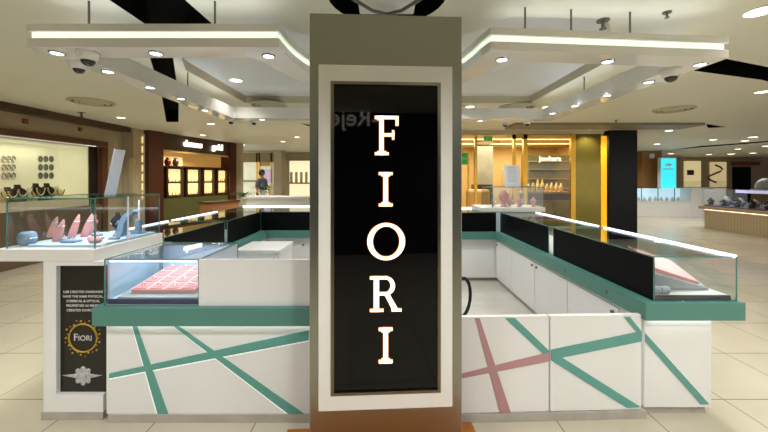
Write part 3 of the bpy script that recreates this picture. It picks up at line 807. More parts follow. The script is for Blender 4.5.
# wall with a window opening
bm = bmesh.new()
box(bm, -6.4, WLx, -6, wy1-6.5, 0, ZC); box(bm, -6.4, WLx, wy1-6.5, 8.3, zf1, ZC); box(bm, -6.4, WLx, yEnd, 8.3, 0, zf1)
struct('wall_left', bm, M_beige)
struct('wall_left_corner', B(-6.4, -5.95, 7.95, 8.3, 0, ZC), M_beige)
t = thing('necklace_shop_window', 'brown framed lit shop window with necklace busts on the left wall', 'shop window', (0, 0, 0))
bm = bmesh.new()
box(bm, -6.24, -6.13, .5, yEnd, zf1-.11, zf1); box(bm, -6.24, -6.13, yEnd-.13, yEnd, 0, zf1-.12)
obj('wood_frame', bm, M_brown, t)
bm = bmesh.new(); box(bm, -6.86, -6.81, .5, wy1, 0, zf1); box(bm, -6.86, WLx-.02, wy1, wy1+.03, 0, zf1-.12); box(bm, -6.86, WLx-.01, .5, wy1, zf1-.16, zf1-.10)
obj('lit_back', bm, mat('lit_cream', (236, 236, 222), .5, emit=(250, 252, 240), es=.32), t)
obj('dark_return', B(-6.6, WLx-.05, wy1+.03, yEnd-.13, 0, zf1-.12), mat('near_black_wood', (30, 16, 10), .4), t)
obj('ledge', B(-6.81, WLx+.02, .5, wy1, .95, 1.10), M_beige2, t)
obj('base_panel', B(-6.3, WLx+.03, .5, yEnd-.13, 0, .95), mat('base_panel_brown', (92, 74, 56), .4), t)
obj('glass_pane', B(-6.19, -6.184, .5, wy1, 1.1, zf1-.13), M_shopglass, t)
bm = bmesh.new(); box(bm, -6.16, -5.98, -2, 7.9, 2.60, ZC-.001); struct('trim_1', bm, M_dkbrown)
# pads with rings on the back wall
for gi, (x0, x1, m, w) in enumerate(((38, 54.5, M_greyb, 'dark grey'), (1.5, 16, M_ledge, 'white'))):
    for i in range(3):
        for j in range(3):
            pX = x0+(x1-x0)*(i+.5)/3; pY = 159+8.3*j
            p = WL(pX, pY, -6.795)
            bm = bmesh.new(); cyl(bm, (0, 0, 0), .065, .03, 16); bmesh.ops.transform(bm, matrix=Matrix.Translation(p) @ Matrix.Diagonal((.5, .68, 1.05, 1)) @ Matrix.Rotation(-PI/2, 4, 'Y'), verts=bm.verts)
            bmesh.ops.translate(bm, vec=(.0, 0, 0), verts=bm.verts)
            o = obj('round_pad', bm, m)
            row = ('top', 'middle', 'bottom')[j]; cc = ('left', 'centre', 'right')[i]
            tag(o, f'round {w} jewellery pad on the lit shop wall, {row} row, {cc} column', 'jewellery pad', f'{w} round pads on the necklace shop wall')
            bm = bmesh.new(); tube(bm, [(p.x+.003, p.y+.026*math.cos(a), p.z+.042*math.sin(a)) for a in [2*PI*k/12 for k in range(12)]], .006, 5, True); obj('chain', bm, M_dkbrown if gi == 0 else M_silver, o)
def bust(px, py, X, h, m, lab, group='necklace busts in the left shop window', chain=M_ledge):
    p = WL(px, py, X)
    q = thing('necklace_bust', lab, 'necklace bust', (X, p.y, 1.10), PI/2, group)
    bm = bmesh.new()
    prof = [(.10, 0, .05), (.13, .35, .05), (.14, .55, .05), (.11, .72, .045), (.05, .82, .04), (.042, 1, .04)]
    n = 14; R_ = []
    for r, z, d in prof: R_.append([bm.verts.new((r*math.cos(2*PI*k/n), d*math.sin(2*PI*k/n)+z*.05, z*h)) for k in range(n)])
    for a_, b_ in zip(R_, R_[1:]):
        for k in range(n): bm.faces.new((a_[k], a_[(k+1) % n], b_[(k+1) % n], b_[k]))
    bm.faces.new(R_[0][::-1]); bm.faces.new(R_[-1])
    obj('bust', bm, m, q, True)
    bm = bmesh.new(); tube(bm, [(.075*math.cos(a), -.055, h*.74+h*.42*math.sin(a)) for a in [PI+PI*k/10 for k in range(11)]], .011, 6); obj('necklace', bm, chain, q)
for k, (px, py, h, m, lab) in enumerate(((3, 196, .24, M_ledge, 'cream necklace bust at the left edge of the photo'), (10, 196, .26, M_dark, 'black necklace bust, first from the left edge'),
        (20, 195, .30, M_dark, 'black necklace bust, second from the left, in the shop window'), (33, 195, .24, M_ledge, 'cream necklace bust between the two pairs of black ones'),
        (38, 195, .32, M_dark, 'black necklace bust, third from the left, in the shop window'), (49, 195, .32, M_dark, 'black necklace bust, rightmost of the black ones'),
        (58, 195, .26, M_ledge, 'cream necklace bust, rightmost in the lit shop window'))):
    bust(px, py, -6.45, h, m, lab, chain=M_ledge if m is M_dark else M_gold)
for px, py, s, lab in ((24.3, 121.3, .085, 'small red square box on the left wall, nearer one'), (79.5, 129.4, .075, 'small red square box on the left wall, farther one')):
    p = WL(px, py)
    bm = B(WLx, WLx+.03, p.y-s/2, p.y+s/2, p.z-s/2, p.z+s/2, .004); o = obj('wall_box', bm, mat('red_box', (112, 54, 34), .5)); tag(o, lab, 'wall box')
    obj('box_lid', B(WLx+.03, WLx+.036, p.y-s*.3, p.y+s*.3, p.z-s*.3, p.z+s*.3), mat('red_lid', (160, 70, 40), .5), o)

# ------------------------------------------------------------------ brown shop front, angled
SA, SB = (-5.96, 8.34), (-5.12, 11.35)
sdir = Vector((SB[0]-SA[0], SB[1]-SA[1], 0)).normalized(); snrm = Vector((sdir.y, -sdir.x, 0))  # towards the walkway
sang = math.atan2(sdir.y, sdir.x)
def sw(px, py):      # pixel -> local (u along wall, z)
    p = onwall(px, py, SA, SB); return (Vector((p.x-SA[0], p.y-SA[1], 0))).dot(sdir), p.z
t = thing('brown_shop_front', 'brown wood shop front with lit display windows and two white signs', 'shop front', (SA[0], SA[1], 0), sang)
# local: x along wall, -y towards walkway
def sbox(name, px0, px1, z0, z1, y0, y1, m, par=t):
    u0 = sw(px0, 170)[0]; u1 = sw(px1, 170)[0]
    return obj(name, B(u0, u1, y0, y1, z0, z1), m, par)
sbox('end_column', 145, 160, 0, ZC-.002, -.12, .3, M_redwood)
sbox('end_column', 228, 236, 0, ZC-.002, -.08, .3, M_redwood)
sbox('fascia', 160, 228, 2.28, ZC-.002, -.02, .3, M_dkbrown)
sbox('glass_band', 162, 228, 2.22, 2.27, -.02, .05, M_goldpaint)
sbox('upper_niche', 162, 228, 1.86, 2.24, .28, .32, mat('niche_gold', (196, 150, 80), .5, emit=(255, 190, 100), es=.25))
sbox('lit_shelf', 162, 188, 1.86, 2.12, .20, .28, mat('niche_lit', (240, 210, 150), .5, emit=(255, 215, 140), es=.7))
sbox('shelf_board', 161, 228, 1.83, 1.86, -.05, .3, M_dkbrown)
sbox('window_surround', 161, 228, .98, 1.83, .1, .32, M_dkbrown)
sbox('lower_panel', 161, 228, 0, .98, 0, .3, mat('olive_panel', (92, 92, 46), .4))
ucols = [(168.5, 182.5), (188, 200), (204.5, 214), (218.5, 227)]
M_lit = mat('window_lit', (240, 214, 150), .5, emit=(255, 222, 150), es=.95, var=.25, scale=14)
for (pa, pb) in ucols:
    u0, u1 = sw(pa, 170)[0], sw(pb, 170)[0]
    w_ = obj('display_window', framebm(u0-.05, u1+.05, 1.0, 1.82, u0, u1, 1.05, 1.78, .0, .1), M_dkbrown, t)
    for z0, z1 in ((1.06, 1.38), (1.43, 1.77)):
        obj('lit_cell', B(u0, u1, .08, .1, z0, z1), M_lit, w_)
        for q in range(4):
            bm = bmesh.new(); uu = u0+(u1-u0)*(q+.5)/4; cyl(bm, (uu, .055, z0), .016, .05+.06*random.random(), 8, .006)
            obj('ornament', bm, M_goldpaint, w_)
u = sw(191.5, 144); text('lettering', 'damas', .26, emis('sign_white', (255, 246, 230), 2.2), t, (u[0], -.06, 2.50), FRONT, .02, bold=.003)
u = sw(216, 147.5); text('lettering', 'gold', .26, emis('sign_white', (255, 246, 230), 2.2), t, (u[0], -.06, 2.50), FRONT, .02, bold=.003)
for px, c, lab in ((169, (130, 30, 24), 'dark red vase on the lit shelf of the brown shop front'), (177, (96, 50, 30), 'brown vase on the lit shelf of the brown shop front')):
    uu = sw(px, 165)[0]; pp = Vector((SA[0], SA[1], 0))+sdir*uu-snrm*.05
    v = bmesh.new(); lathe(v, [(.05, 0), (.08, .08), (.07, .15), (.03, .19), (.045, .22)], n=16)
    o = obj('vase', v, mat('vase_%d' % c[0], c, .3), None, True); o.location = (pp.x, pp.y, 1.861); tag(o, lab, 'vase')
# light strip column on the left corner
q = thing('light_column', 'narrow vertical column of warm lit squares beside the dark red panel', 'light column', (0, 0, 0))
p = at(141, 160, 8.25)
obj('column_body', B(p.x-.07, p.x+.07, 8.24, 8.29, .0, 2.62), M_beige2, q)
for k in range(7): obj('lit_square', B(p.x-.06, p.x+.06, 8.225, 8.24, 1.0+.23*k, 1.16+.23*k), M_lit, q)
# brown boxes by the shop
q = thing('display_plinth', 'brown wooden display plinth standing in front of the brown shop', 'plinth', (-4.5, 9.2, 0), sang)
obj('body', B(-.5, .5, -.2, .2, 0, .86, .01), mat('plinth_wood', (150, 104, 66), .4, var=.12), q); obj('top', B(-.53, .53, -.23, .23, .86, .9), M_dkbrown, q)

# ------------------------------------------------------------------ back wall left
YB = 15.7
struct('wall_back', B(-10, 2.2, YB, YB+.2, 0, ZC), M_beige2)
def fr(name, px0, px1, py0, py1, Y, d, m, par=None):
    a = at(px0, py1, Y); b = at(px1, py0, Y)
    return obj(name, B(a.x, b.x, Y, Y+d, max(0.0, a.z), b.z), m, par)
struct('pillar_wall', B(at(236, 0, 11.4).x, at(241, 0, 11.4).x, 11.4, 11.6, 0, ZC), M_beige)
q = thing('glass_shop_front', 'gold framed glass shop front with pale lit shelves behind the ferns', 'shop front', (0, 0, 0))
Y = 14.6
fr('lit_interior', 240, 273, 160, 230, Y+.3, .05, mat('pale_lit', (222, 222, 190), .5, emit=(240, 240, 205), es=.45, var=.5, scale=3), q)
fr('shelf', 240, 258, 180, 182, Y+.1, .2, M_beige2, q)
fr('upper_fascia', 240, 274, 152.5, 162, Y, .3, mat('olive_fascia', (140, 122, 70), .4), q)
for x in (256, 258.5, 270.5): fr('gold_post', x, x+1.6, 153, 230, Y, .06, M_gold, q)
fr('gold_panel', 260, 270, 153, 166, Y+.05, .04, M_goldpaint, q)
fr('gold_panel', 260, 270, 186, 230, Y+.05, .04, M_goldpaint, q)
o = fr('poster', 264.5, 270.5, 169, 183, Y-.1, .03, mat('poster_pink', (214, 190, 222), .5, emit=(220, 195, 230), es=.3, var=.4, scale=5)); tag(o, 'small pink and lilac poster on the gold shop front behind the person', 'poster')
struct('column_back', B(at(274, 0, 14.2).x, at(281.5, 0, 14.2).x, 14.2, 14.8, 0, ZC), M_beige)
q = thing('lit_shop_window', 'bright cream lit shop window with shelf, just left of the pillar', 'shop window', (0, 0, 0))
Y = YB-.35
fr('fascia', 281, 322, 152, 160.5, Y, .3, M_beige, q)
fr('window_frame', 286, 289, 160, 230, Y, .1, M_beige2, q)
fr('lit_interior', 289, 322, 161, 230, Y+.25, .05, mat('cream_lit', (244, 234, 196), .5, emit=(255, 242, 200), es=.8, var=.3, scale=3), q)
fr('shelf', 289, 322, 182.5, 184, Y+.02, .2, M_goldpaint, q)
for k in range(6): fr('display_item', 290+5*k, 292.5+5*k, 172, 182.5, Y+.1, .05, M_ledge, q)
fr('dado', 281, 322, 196, 212, Y-.05, .1, M_tan, q)
# neighbour white counter hiding the floor
q = thing('neighbour_counter', 'long plain white counter behind the kiosk, left of the pillar', 'counter', (0, 0, 0))
obj('body', B(-3.3, -.9, 8.0, 8.7, 0, 1.03), M_white, q); obj('top', B(-3.32, -.88, 7.97, 8.73, 1.03, 1.07), M_ledge, q)
# ferns
def fern(px, Y, pot_z, pot_h, lab, R_, potm):
    x = (px-CX)/F*Y
    q = thing('potted_fern', lab, 'plant', (x, Y, 0))
    bm = bmesh.new(); lathe(bm, [(.10, 0), (.13, .4*pot_h), (.17, pot_h), (.14, pot_h)], n=20); obj('pot', bm, potm, q, True)
    bm = bmesh.new()
    for k in range(60):
        a = random.random()*2*PI; L = R_*(.6+.5*random.random()); up = random.uniform(.5, 1.1)
        pr = None
        for s_ in range(7):
            tt = s_/6
            c = Vector((math.cos(a)*L*tt, math.sin(a)*L*tt, pot_h-.02+up*L*tt*(1.15-.95*tt)))
            w = .028*(1-tt)+.004; nrm = Vector((-math.sin(a), math.cos(a), 0))*w
            cur = (bm.verts.new(c-nrm), bm.verts.new(c+nrm))
            if pr: bm.faces.new((pr[0], pr[1], cur[1], cur[0]))
            pr = cur
    obj('foliage', bm, M_green, q)
fern(263.8, 10.2, 0, 1.18, 'green fern in a tall white pot, right one before the gold shop front', .42, M_ledge)
fern(242.5, 10.2, 0, .98, 'green fern in a tall grey pot, left one before the gold shop front', .42, M_tan)

# ------------------------------------------------------------------ person (far away, walking)
def skinned(name, verts, edges, radii, m, par, root=0, lev=2):
    me = bpy.data.meshes.new(name); me.from_pydata([Vector(v) for v in verts], edges, [])
    o = bpy.data.objects.new(name, me); COL.objects.link(o)
    sk = o.modifiers.new('s', 'SKIN'); sb = o.modifiers.new('u', 'SUBSURF'); sb.levels = sb.render_levels = lev
    for i, r in enumerate(radii):
        me.skin_vertices[0].data[i].radius = (r, r*.8 if r > .06 else r)
    me.skin_vertices[0].data[root].use_root = True
    dg = bpy.context.evaluated_depsgraph_get()
    m2 = bpy.data.meshes.new_from_object(o.evaluated_get(dg))
    bpy.data.objects.remove(o)
    m2.materials.clear(); m2.materials.append(m)
    for p in m2.polygons: p.use_smooth = True
    n = bpy.data.objects.new(name, m2); COL.objects.link(n); n.parent = par
    return n
Yp = 12.2
ps = thing('person', 'person in grey shirt and dark trousers with dark hair standing by the gold shop front', 'person', ((262-CX)/F*Yp, Yp, 0), 1.1)
skin = mat('skin', (150, 106, 82), .6)
V = [(0, 0, .98), (0, .01, 1.12), (0, .01, 1.32), (0, .01, 1.48), (0, 0, 1.56), (0, -.01, 1.64), (0, -.01, 1.74), (0, -.01, 1.80),
     (-.18, .01, 1.46), (-.24, .02, 1.2), (-.2, -.1, 1.0), (-.18, -.15, .93), (.18, .01, 1.46), (.24, .02, 1.2), (.22, -.08, .98), (.21, -.12, .9),
     (-.09, 0, .92), (-.10, -.04, .5), (-.10, .02, .09), (-.10, -.12, .04), (.09, 0, .92), (.10, .06, .5), (.10, .14, .10), (.10, .02, .04)]
Ed = [(0, 1), (1, 2), (2, 3), (3, 4), (4, 5), (5, 6), (6, 7), (3, 8), (8, 9), (9, 10), (10, 11), (3, 12), (12, 13), (13, 14), (14, 15), (0, 16), (16, 17), (17, 18), (18, 19), (0, 20), (20, 21), (21, 22), (22, 23)]
Rd = [.13, .12, .14, .11, .05, .07, .085, .05, .06, .045, .035, .04, .06, .045, .035, .04, .09, .06, .04, .04, .09, .06, .04, .04]
skinned('body', V, Ed, Rd, skin, ps)
skinned('shirt', V[:4]+[V[8], V[9], V[12], V[13]], [(0, 1), (1, 2), (2, 3), (3, 4), (4, 5), (3, 6), (6, 7)], [.15, .14, .16, .12, .075, .065, .075, .065], mat('grey_shirt', (84, 88, 100), .8), ps)
skinned('trousers', [V[0], V[16], V[17], V[18], V[20], V[21], V[22]], [(0, 1), (1, 2), (2, 3), (0, 4), (4, 5), (5, 6)], [.14, .105, .08, .065, .105, .08, .065], mat('dark_trousers', (22, 22, 30), .8), ps)
bm = bmesh.new(); bmesh.ops.create_uvsphere(bm, u_segments=18, v_segments=12, radius=.115, matrix=Matrix.Translation((0, .012, 1.735)) @ Matrix.Diagonal((.95, 1.05, 1.1, 1)))
bmesh.ops.delete(bm, geom=[v for v in bm.verts if v.co.y < -.05 and v.co.z < 1.76], context='VERTS'); obj('hair', bm, M_dark, ps, True)

# ------------------------------------------------------------------ gold glass shop on the right
YG = 8.4
q = thing('gold_glass_shop', 'warm lit glass shop with gold door frames behind the right half of the kiosk', 'shop', (0, 0, 0))
gx = lambda px, Y=YG: (px-CX)/F*Y
ztop = at(0, 134, YG).z
obj('header', B(gx(440), gx(604), YG, YG+.2, ztop, ZC-.001), M_tan, q)
struct('wall_gold_shop_back', B(1.0, 6.25, 12.0, 12.1, 0, 2.62), M_warm)
struct('wall_gold_shop_side', B(6.15, 6.25, 9.2, 12.0, 0, 2.62), M_warm)
struct('ceiling_gold_shop', B(1.0, 6.25, 8.6, 12.1, 2.62, 2.64), mat('shop_ceiling', (236, 214, 164), .6))
struct('floor_gold_shop', B(1.0, 6.15, 8.6, 12.0, .0, .01), M_beige2)
obj('glass_pane', B(gx(440), gx(462), YG, YG+.012, 0, ztop), M_shopglass, q)
obj('glass_pane', B(gx(526), gx(571), YG, YG+.012, 0, ztop), M_shopglass, q)
for pa, pb in ((474.5, 477), (513, 515.5), (523, 527), (570.5, 575)):
    obj('gold_post', B(gx(pa), gx(pb), YG-.03, YG+.05, 0, ztop), M_gold, q)
obj('gold_rail', B(gx(513), gx(527), YG-.03, YG+.05, ztop-.12, ztop-.02), M_gold, q)
obj('gold_rail', B(gx(460), gx(575), YG-.01, YG+.04, ztop-.02, ztop), M_gold, q)
for pa, pb in ((467, 468.5), (512, 513)):
    obj('door_handle', B(gx(pa), gx(pb), YG-.07, YG-.04, 1.2, 2.3), M_gold, q)
obj('mirror_panel', B(gx(575.5), gx(601), YG, YG+.04, 0, ztop), mat('olive_mirror', (120, 104, 40), .12, .7, var=.15), q)
obj('lit_edge', B(gx(601), gx(606.3), YG-.02, YG+.04, 0, at(0, 136, YG).z), emis('gold_lit', (250, 186, 24), .62), q)
bm = bmesh.new(); cyl(bm, (3.1, 10.2, 2.6), .42, .02, 40); obj('ceiling_disc', bm, M_gold, q)
for y0, x0, x1 in ((9.4, 1.4, 6), (10.6, 1.4, 6)): obj('ceiling_lamp', B(x0, x1, y0, y0+.05, 2.608, 2.62), emis('shop_lamp', (255, 232, 180), 5), q)
obj('grey_inner_column', B(at(477, 0, 11).x, at(493, 0, 11).x, 11.0, 11.4, .01, 2.62), mat('grey_marble2', (140, 138, 122), .3, var=.4, scale=3), q)
obj('glass_cabinet', B(at(529, 0, 10.6).x, at(570, 0, 10.6).x, 10.6, 11.2, .01, 2.25), mat('mirror_cabinet', (120, 124, 100), .15, .4, var=.35, scale=5), q)
for z in (1.2, 1.5, 1.8, 2.05): obj('cabinet_shelf', B(at(529, 0, 10.5).x, at(569, 0, 10.5).x, 10.5, 10.6, z, z+.012), M_goldpaint, q)
p = at(552, 158.5, 8.9); text('lettering', 'jawhara', .19, emis('sign_white', (255, 246, 230), 2.2), q, (p.x, 9.0, p.z), FRONT, .01, bold=.004)
# exit signs
for px0, px1, py0, py1, lab in ((461, 469, 153, 164.5, 'larger green exit sign at the left glass of the gold shop'), (484, 492.5, 136.5, 140.5, 'small green exit sign hanging near the gold shop ceiling')):
    o = fr('exit_sign', px0, px1, py0, py1, 9.0 if px0 < 470 else 8.75, .04, mat('exit_green', (30, 120, 50), .5, emit=(40, 160, 60), es=.4)); tag(o, lab, 'exit sign')
    c_ = at((px0+px1)/2, (py0+py1)/2, 9.0 if px0 < 470 else 8.75)
    text('lettering', 'EXIT', (py1-py0)/F*9*.55 if px0 > 470 else .11, M_paper, o, (c_.x, (8.995 if px0 < 470 else 8.745), c_.z), FRONT, .001)
# display counter in the gold shop with gold stands
q = thing('shop_counter', 'dark wood display counter with gold stands inside the gold shop', 'counter', (0, 0, 0))
Y = 9.4
a, b = at(528, 194, Y), at(569, 194, Y)
obj('top', B(a.x, b.x, Y, Y+.6, at(0, 200, Y).z, at(0, 193.5, Y).z), mat('counter_dark', (96, 52, 26), .4), q)
obj('lit_deck', B(a.x, b.x, Y, Y+.6, at(0, 193.5, Y).z, at(0, 191.5, Y).z), M_warm, q)
obj('body', B(a.x+.15, b.x-.4, Y+.1, Y+.5, .01, at(0, 200, Y).z), M_beige2, q)
zt = at(0, 191.5, Y).z
for k in range(24):
    x = a.x+.06+(b.x-a.x-.12)*k/23; h = random.uniform(.16, .34)
    o = thing('gold_bust', 'small gold jewellery stand on the dark wood shop counter', 'jewellery stand', (x, Y+.12+.1*(k % 3), zt), 0, 'gold stands on the shop counter')
    bm = bmesh.new(); lathe(bm, [(.03, 0), (.045, .3*h), (.05, .6*h), (.02, .8*h), (.018, h)], n=12); obj('stand', bm, mat('pale_gold', (252, 228, 160), .4), o, True)
q = thing('armchair', 'golden upholstered armchair seen through the gold shop glass', 'armchair', (at(481, 0, 9.2).x, 9.2, .01))
obj('seat', B(-.34, .34, -.3, .3, .15, .45, .05), M_goldpaint, q); obj('backrest', B(-.34, .34, .22, .38, .4, 1.2, .08), M_goldpaint, q)
for s in (-1, 1): obj('arm', B(s*.28, s*.4, -.3, .3, .15, .65, .04), M_goldpaint, q)
for sx in (-1, 1):
    for sy in (-1, 1): obj('leg', B(sx*.28-.02, sx*.28+.02, sy*.25-.02, sy*.25+.02, 0, .15), M_dkbrown, q)
q = thing('reception_desk', 'dark red wood desk in the gold shop behind the golden armchair', 'desk', (0, 0, 0))
obj('body', B(at(476, 0, 10).x, at(491, 0, 10).x, 10.0, 10.4, .01, at(0, 192, 10).z), M_redwood, q); obj('top', B(at(475, 0, 10).x, at(492, 0, 10).x, 9.97, 10.43, at(0, 192, 10).z, at(0, 184.5, 10).z), M_redwood, q)

struct('trim_2', B(2.85, 6.95, 7.25, 7.9, 2.665, ZC-.001), mat('olive_trim', (128, 120, 98), .5))
# black column
bm = B(gx(608), gx(636), YG-.05, YG+.75, 0, ZC-.001, .01)
o = struct('column_black', bm, mat('black_marble', (8, 7, 5), .3, var=.5, scale=3, spec=.2))

# ------------------------------------------------------------------ far right
struct('wall_far', B(2.2, 26, 18.6, 18.8, 0, ZC), mat('far_wall', (150, 134, 108), .6))
struct('wall_right', B(25.8, 26, -6, 18.6, 0, ZC), M_beige)
o = fr('wood_column', 642, 662, 149, 250, 14.6, .8, mat('oak_panel', (150, 100, 48), .4, var=.15, stretch=(6, 6, 1))); o['kind'] = 'structure'
o.name = 'column_wood'
p = at(652, 156, 14.58); q = B(p.x-.1, p.x+.1, 14.56, 14.6, p.z-.1, p.z+.1, .01); tag(obj('wall_speaker', q, M_paper), 'small white square panel on the wooden column', 'wall panel')
q = thing('lightbox_sign', 'bright cyan upright lightbox with a small white logo, next to the wooden column', 'lightbox', (0, 0, 0))
fr('housing', 661.5, 676.5, 157.5, 220, 14.06, .2, M_paper, q)
fr('cyan_face', 662, 676, 158.5, 219, 14.0, .06, emis('cyan_face', (60, 220, 232), .95), q)
c = at(668.5, 166, 13.99); bm = bmesh.new(); slabxz([(c.x-.1, c.z), (c.x+.1, c.z), (c.x+.13, c.z+.12), (c.x+.05, c.z+.06), (c.x, c.z+.14), (c.x-.05, c.z+.06), (c.x-.13, c.z+.12)], 13.99, 14.0, bm); obj('logo', bm, M_paper, q)
bm = bmesh.new()
for k in range(7): box(bm, c.x-.21+.06*k, c.x-.175+.06*k, 13.99, 14.0, c.z-.16, c.z-.09)
obj('logo', bm, M_paper, q)
for px0, px1, lab, cc in ((674, 690, 'cream lit poster on the far wall, left of two', (232, 212, 160)), (698.5, 714, 'cream and brown lit poster on the far wall, right of two', (216, 190, 140))):
    pass
o = fr('lit_poster', 685, 701, 161, 187, 18.5, .08, mat('poster_a', (232, 214, 160), .5, emit=(245, 226, 170), es=.45, var=.1)); tag(o, 'cream lit poster with a small dark figure on the far wall, left of two', 'poster')
fr('picture', 687.5, 694, 170, 175, 18.47, .03, M_dkbrown, o)
o = fr('lit_poster', 711, 726.5, 162, 187, 18.5, .08, mat('poster_b', (226, 204, 156), .5, emit=(240, 218, 165), es=.4, var=.3)); tag(o, 'cream lit poster with brown swirls on the far wall, right of two', 'poster')
bm = bmesh.new(); c = at(719, 174, 18.47)
tube(bm, [(c.x-.2+.5*math.sin(a*.8)*.8, 18.48, c.z+.5-.12*a) for a in range(9)], .05); obj('picture', bm, M_brown, o)
o = fr('doorway', 735, 751, 167, 250, 18.45, .15, M_black); o['kind'] = 'structure'; o.name = 'door_1'
p = at(747, 163.5, 18.4)
q = thing('shop_sign', 'small dark red lettered sign over the black doorway', 'sign', (0, 0, 0)); obj('board', B(p.x-.75, p.x+.75, 18.42, 18.5, p.z-.1, p.z+.1), mat('sign_red', (110, 50, 36), .5), q)
# counter A
q = thing('far_counter', 'far white counter with pale blue lit glass cases before the cyan sign', 'counter', (0, 0, 0))
Y = 13.3
x0, x1, x2 = at(625, 0, Y).x, at(691, 0, Y).x, at(702, 0, Y).x
zt, zm = at(0, 188, Y).z, at(0, 201, Y).z
obj('base', B(x0, x1, Y, Y+.6, 0, zm), M_white, q); obj('base_shelf_line', B(x0, x1, Y-.02, Y, zm-.03, zm), M_ledge, q)
obj('end_block', B(x1, x2, Y-.02, Y+.6, 0, zt), M_white, q)
obj('lit_back', B(x0, x1, Y+.5, Y+.55, zm, zt-.03), mat('blue_lit', (190, 222, 240), .5, emit=(205, 232, 250), es=.75), q)
obj('glass_front', B(x0, x1, Y, Y+.01, zm, zt), M_glass, q); obj('glass_top', B(x0, x1, Y, Y+.6, zt, zt+.01), M_glasstop, q)
for k in range(1, 4): xx = x0+(x1-x0)*k/4; obj('glass_divider', B(xx-.012, xx+.012, Y-.01, Y+.01, zm, zt), M_edge, q)
for k in range(9):
    xx = x0+.5+(x1-x0-.8)*k/8; bm = bmesh.new(); lathe(bm, [(.05, 0), (.07, .06), (.03, .14), (.02, .16)], c=(xx, Y+.25, zm), n=10); o = obj('jewellery_stand', bm, M_ledge); tag(o, 'small pale jewellery stand in the far white counter', 'jewellery stand', 'pale stands in the far white counter')
# counter behind A
q = thing('far_glass_case', 'long glass case on legs behind the far counter under the lit posters', 'showcase', (0, 0, 0))
Y = 16.0
a, b = at(676, 186, Y), at(726, 180, Y)
obj('base', B(a.x, b.x, Y, Y+.6, 0, at(0, 188, Y).z), M_white, q); obj('glass_box', B(a.x, b.x, Y, Y+.6, at(0, 188, Y).z, at(0, 181, Y).z), M_glass, q)
# counter B
q = thing('slatted_counter', 'curved beige slatted jewellery counter with glass cases at the right edge', 'counter', (0, 0, 0))
M_sl = slat('slatted_beige', (176, 160, 128), (150, 134, 104), 1, .08, .012)
def rc(x0, x1, y0, y1, r=.5):
    pts = [(x1, y0), (x1, y1), (x0+r, y1)]+[(x0+r-r*math.sin(a), y1-r+r*math.cos(a)) for a in [PI/2*k/10 for k in range(1, 11)]]+[(x0, y0)]
    return pts
zm, zt = .66, 1.2
obj('base', prism(rc(9.8, 11.2, 4, 10.4, .25), 0, zm-.09), M_sl, q)
obj('under_light', prism(rc(9.77, 11.1, 4.05, 10.38, .25), zm-.09, zm-.07), emis('base_glow', (255, 240, 205), 2.6), q)
obj('deck', prism(rc(9.68, 11.3, 4, 10.5, .3), zm-.07, zm+.02), mat('deck_beige', (170, 140, 110), .4), q)
pts = rc(9.72, 11.25, 4.05, 10.45, .3)
def sheetring(pts, z0, z1):
    bm = bmesh.new(); a = [bm.verts.new((p[0], p[1], z0)) for p in pts]; b = [bm.verts.new((p[0], p[1], z1)) for p in pts]
    for i in range(len(pts)-1): bm.faces.new((a[i], a[i+1], b[i+1], b[i]))
    return bm
obj('glass_wall', sheetring(pts[1:], zm+.02, zt), M_glass, q)
obj('glass_top', prism(pts, zt, zt+.01), M_glasstop, q)
obj('purple_deck', prism(rc(9.76, 11.2, 4.1, 10.4, .3), zm+.02, zm+.05), mat('purple_velvet', (62, 52, 82), .8), q)
obj('lit_shelf', B(10.7, 10.85, 4.2, 10.2, zt-.12, zt-.02), mat('lilac_lit', (200, 196, 236), .5, emit=(214, 208, 250), es=.6), q)
for k in range(16):
    y = 8.3+1.9*k/15; x = 9.95+.2*(k % 3); m = (M_dark, M_ledge, M_bluegrey)[k % 3]
    o = thing('jewellery_bust', ('black', 'white', 'blue-grey')[k % 3]+' jewellery bust in the slatted counter at the right edge', 'jewellery bust', (x, y, zm+.05), 0, ('black', 'white', 'blue-grey')[k % 3]+' busts in the slatted counter')
    h = .2+.08*((k*7) % 4)/3
    bm = bmesh.new(); lathe(bm, [(.05, 0), (.08, .4*h), (.085, .6*h), (.03, .85*h), (.025, h)], n=12); obj('bust', bm, m, o, True)
    bm = bmesh.new(); tube(bm, [(-.075+.0*a, .05*math.cos(a), .62*h+.05*math.sin(a)) for a in [PI+PI*i/6 for i in range(7)]], .01, 5); obj('necklace', bm, M_silver, o)
o = thing('covered_head_bust', 'rounded pale grey bust standing on the slatted counter at the right edge', 'bust', (10.3, 9.05, zt+.0105))
bm = bmesh.new(); lathe(bm, [(.2, 0), (.2, .1), (.16, .22), (.08, .29), (.01, .31)], n=20); obj('bust', bm, M_greyb, o, True)
obj('collar', B(-.2, .2, -.2, .2, 0, .012, .003), M_ledge, o)

# ------------------------------------------------------------------ shop opposite, behind the camera (seen mirrored in the black glass)
q = thing('opposite_shop_sign', 'dark blue fascia with pale script lettering, mirrored in the black glass', 'sign', (0, 0, 0))
fa = B(-4.5, 4.0, -2.72, -2.6, 2.34, 2.715); obj('fascia', fa, mat('navy_fascia', (30, 44, 66), .4), q)
text('lettering', '-Reje', .43, emis('reject_white', (255, 240, 220), 2.2), q, (.36, -2.585, 2.60), (PI/2, 0, PI), .01, align='LEFT')
struct('wall_front', B(-4.5, 4.0, -3.2, -3.1, 0, ZC), mat('dark_shop', (24, 24, 26), .5))

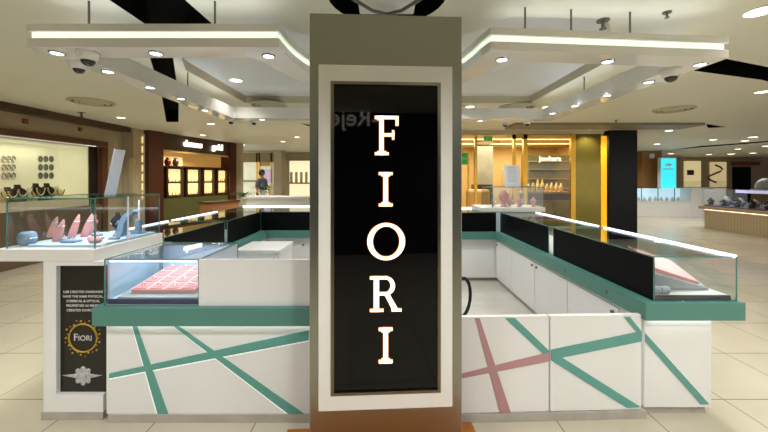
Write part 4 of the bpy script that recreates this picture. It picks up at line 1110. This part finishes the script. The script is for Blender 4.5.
# ------------------------------------------------------------------ lights
def area(loc, size, power, col=(1, .93, .82), rot=(0, 0, 0), sy=None, spread=PI):
    l = bpy.data.lights.new('area', 'AREA'); l.energy = power; l.color = col; l.size = size
    l.spread = spread
    if sy: l.shape = 'RECTANGLE'; l.size_y = sy
    o = bpy.data.objects.new('area_light', l); COL.objects.link(o); o.location = loc; o.rotation_euler = rot
    o.visible_glossy = True
    return o
def spot(loc, power, ang=1.9, col=(1, .96, .91), r=.08):
    l = bpy.data.lights.new('spot', 'SPOT'); l.energy = power; l.color = col; l.spot_size = ang; l.spot_blend = .6; l.shadow_soft_size = r
    o = bpy.data.objects.new('spot_light', l); COL.objects.link(o); o.location = loc
    return o
for px, py, r, lab, z in DL[1:19]:
    p = onz(px, py, z); spot((p.x, p.y, z-.03), 100, 2.3)
p = onz(236, 80, 2.81); spot((p.x, p.y, 2.78), 16, 2.0)
for x in (-3.6, -1.5, .5, 2.4, 4.6):
    for y in (-1.8, .3):
        if abs(x-.5) < .1 and y < 0: continue
        spot((x, y, ZC-.03), 112, 2.85 if y < -1 else 2.4, (1, .98, .97))
for x, y in ((-3.8, 3.2), (-3.8, 5.8), (4.2, 1.6), (7.5, 9.5), (-.8, 4.0), (.9, 4.2), (-3.2, 10), (12, 11), (14, 15), (10, 14), (17, 15.5), (20, 14)):
    spot((x, y, ZC-.03), 105, 2.4, (1, .97, .93))
for px, py in spots[:12]:
    p = onz(px, py, 2.36); spot((p.x, p.y, 2.35), 14, 1.7, (.93, .96, 1), .03)
# added up-facing fill lights above the canopy, to brighten the ceiling
for x, y, sx_, sy_ in ((-1.5, 2.3, 1.5, .1), (1.6, 2.42, 1.5, .1), (-2.25, 3.7, .1, 2.2), (2.39, 3.8, .1, 2.2), (-1.2, 4.87, 2, .1), (1.2, 4.92, 2, .1), (0, 3.47, .8, .1)):
    area((x, y, 2.53), sx_, 1.3 if y < 4 else .4, (.93, .97, 1), (PI, 0, 0), sy_)
# gold shop and other lit interiors
area((3.7, 10.2, 2.58), 4, 170, (1, .86, .62), sy=2)
area((-6.5, 4.2, 2.14), .4, 26, (1, .97, .88), sy=5)
# LED light inside the cases
area((-1.41, 2.3, 1.0), .5, 3.2, (.72, .86, 1), sy=.5)
area((-2.1, 2.42, 1.36), .5, 4, (.75, .85, 1), sy=.5)
area((2.0, 2.5, .995), .4, 2.0, (.9, .93, 1), sy=.7)

w = bpy.data.worlds.new('world'); S.world = w; w.use_nodes = True
w.node_tree.nodes['Background'].inputs[0].default_value = (.95, .96, .96, 1)
w.node_tree.nodes['Background'].inputs[1].default_value = 1.5

S.view_settings.view_transform = 'Standard'; S.view_settings.look = 'None'; S.view_settings.gamma = 1
S.view_settings.use_curve_mapping = False
S.view_settings.exposure = 0.06
S.cycles.max_bounces = 8; S.cycles.transparent_max_bounces = 24; S.cycles.use_denoising = True
S.cycles.sample_clamp_indirect = 6; S.cycles.caustics_reflective = False; S.cycles.caustics_refractive = False
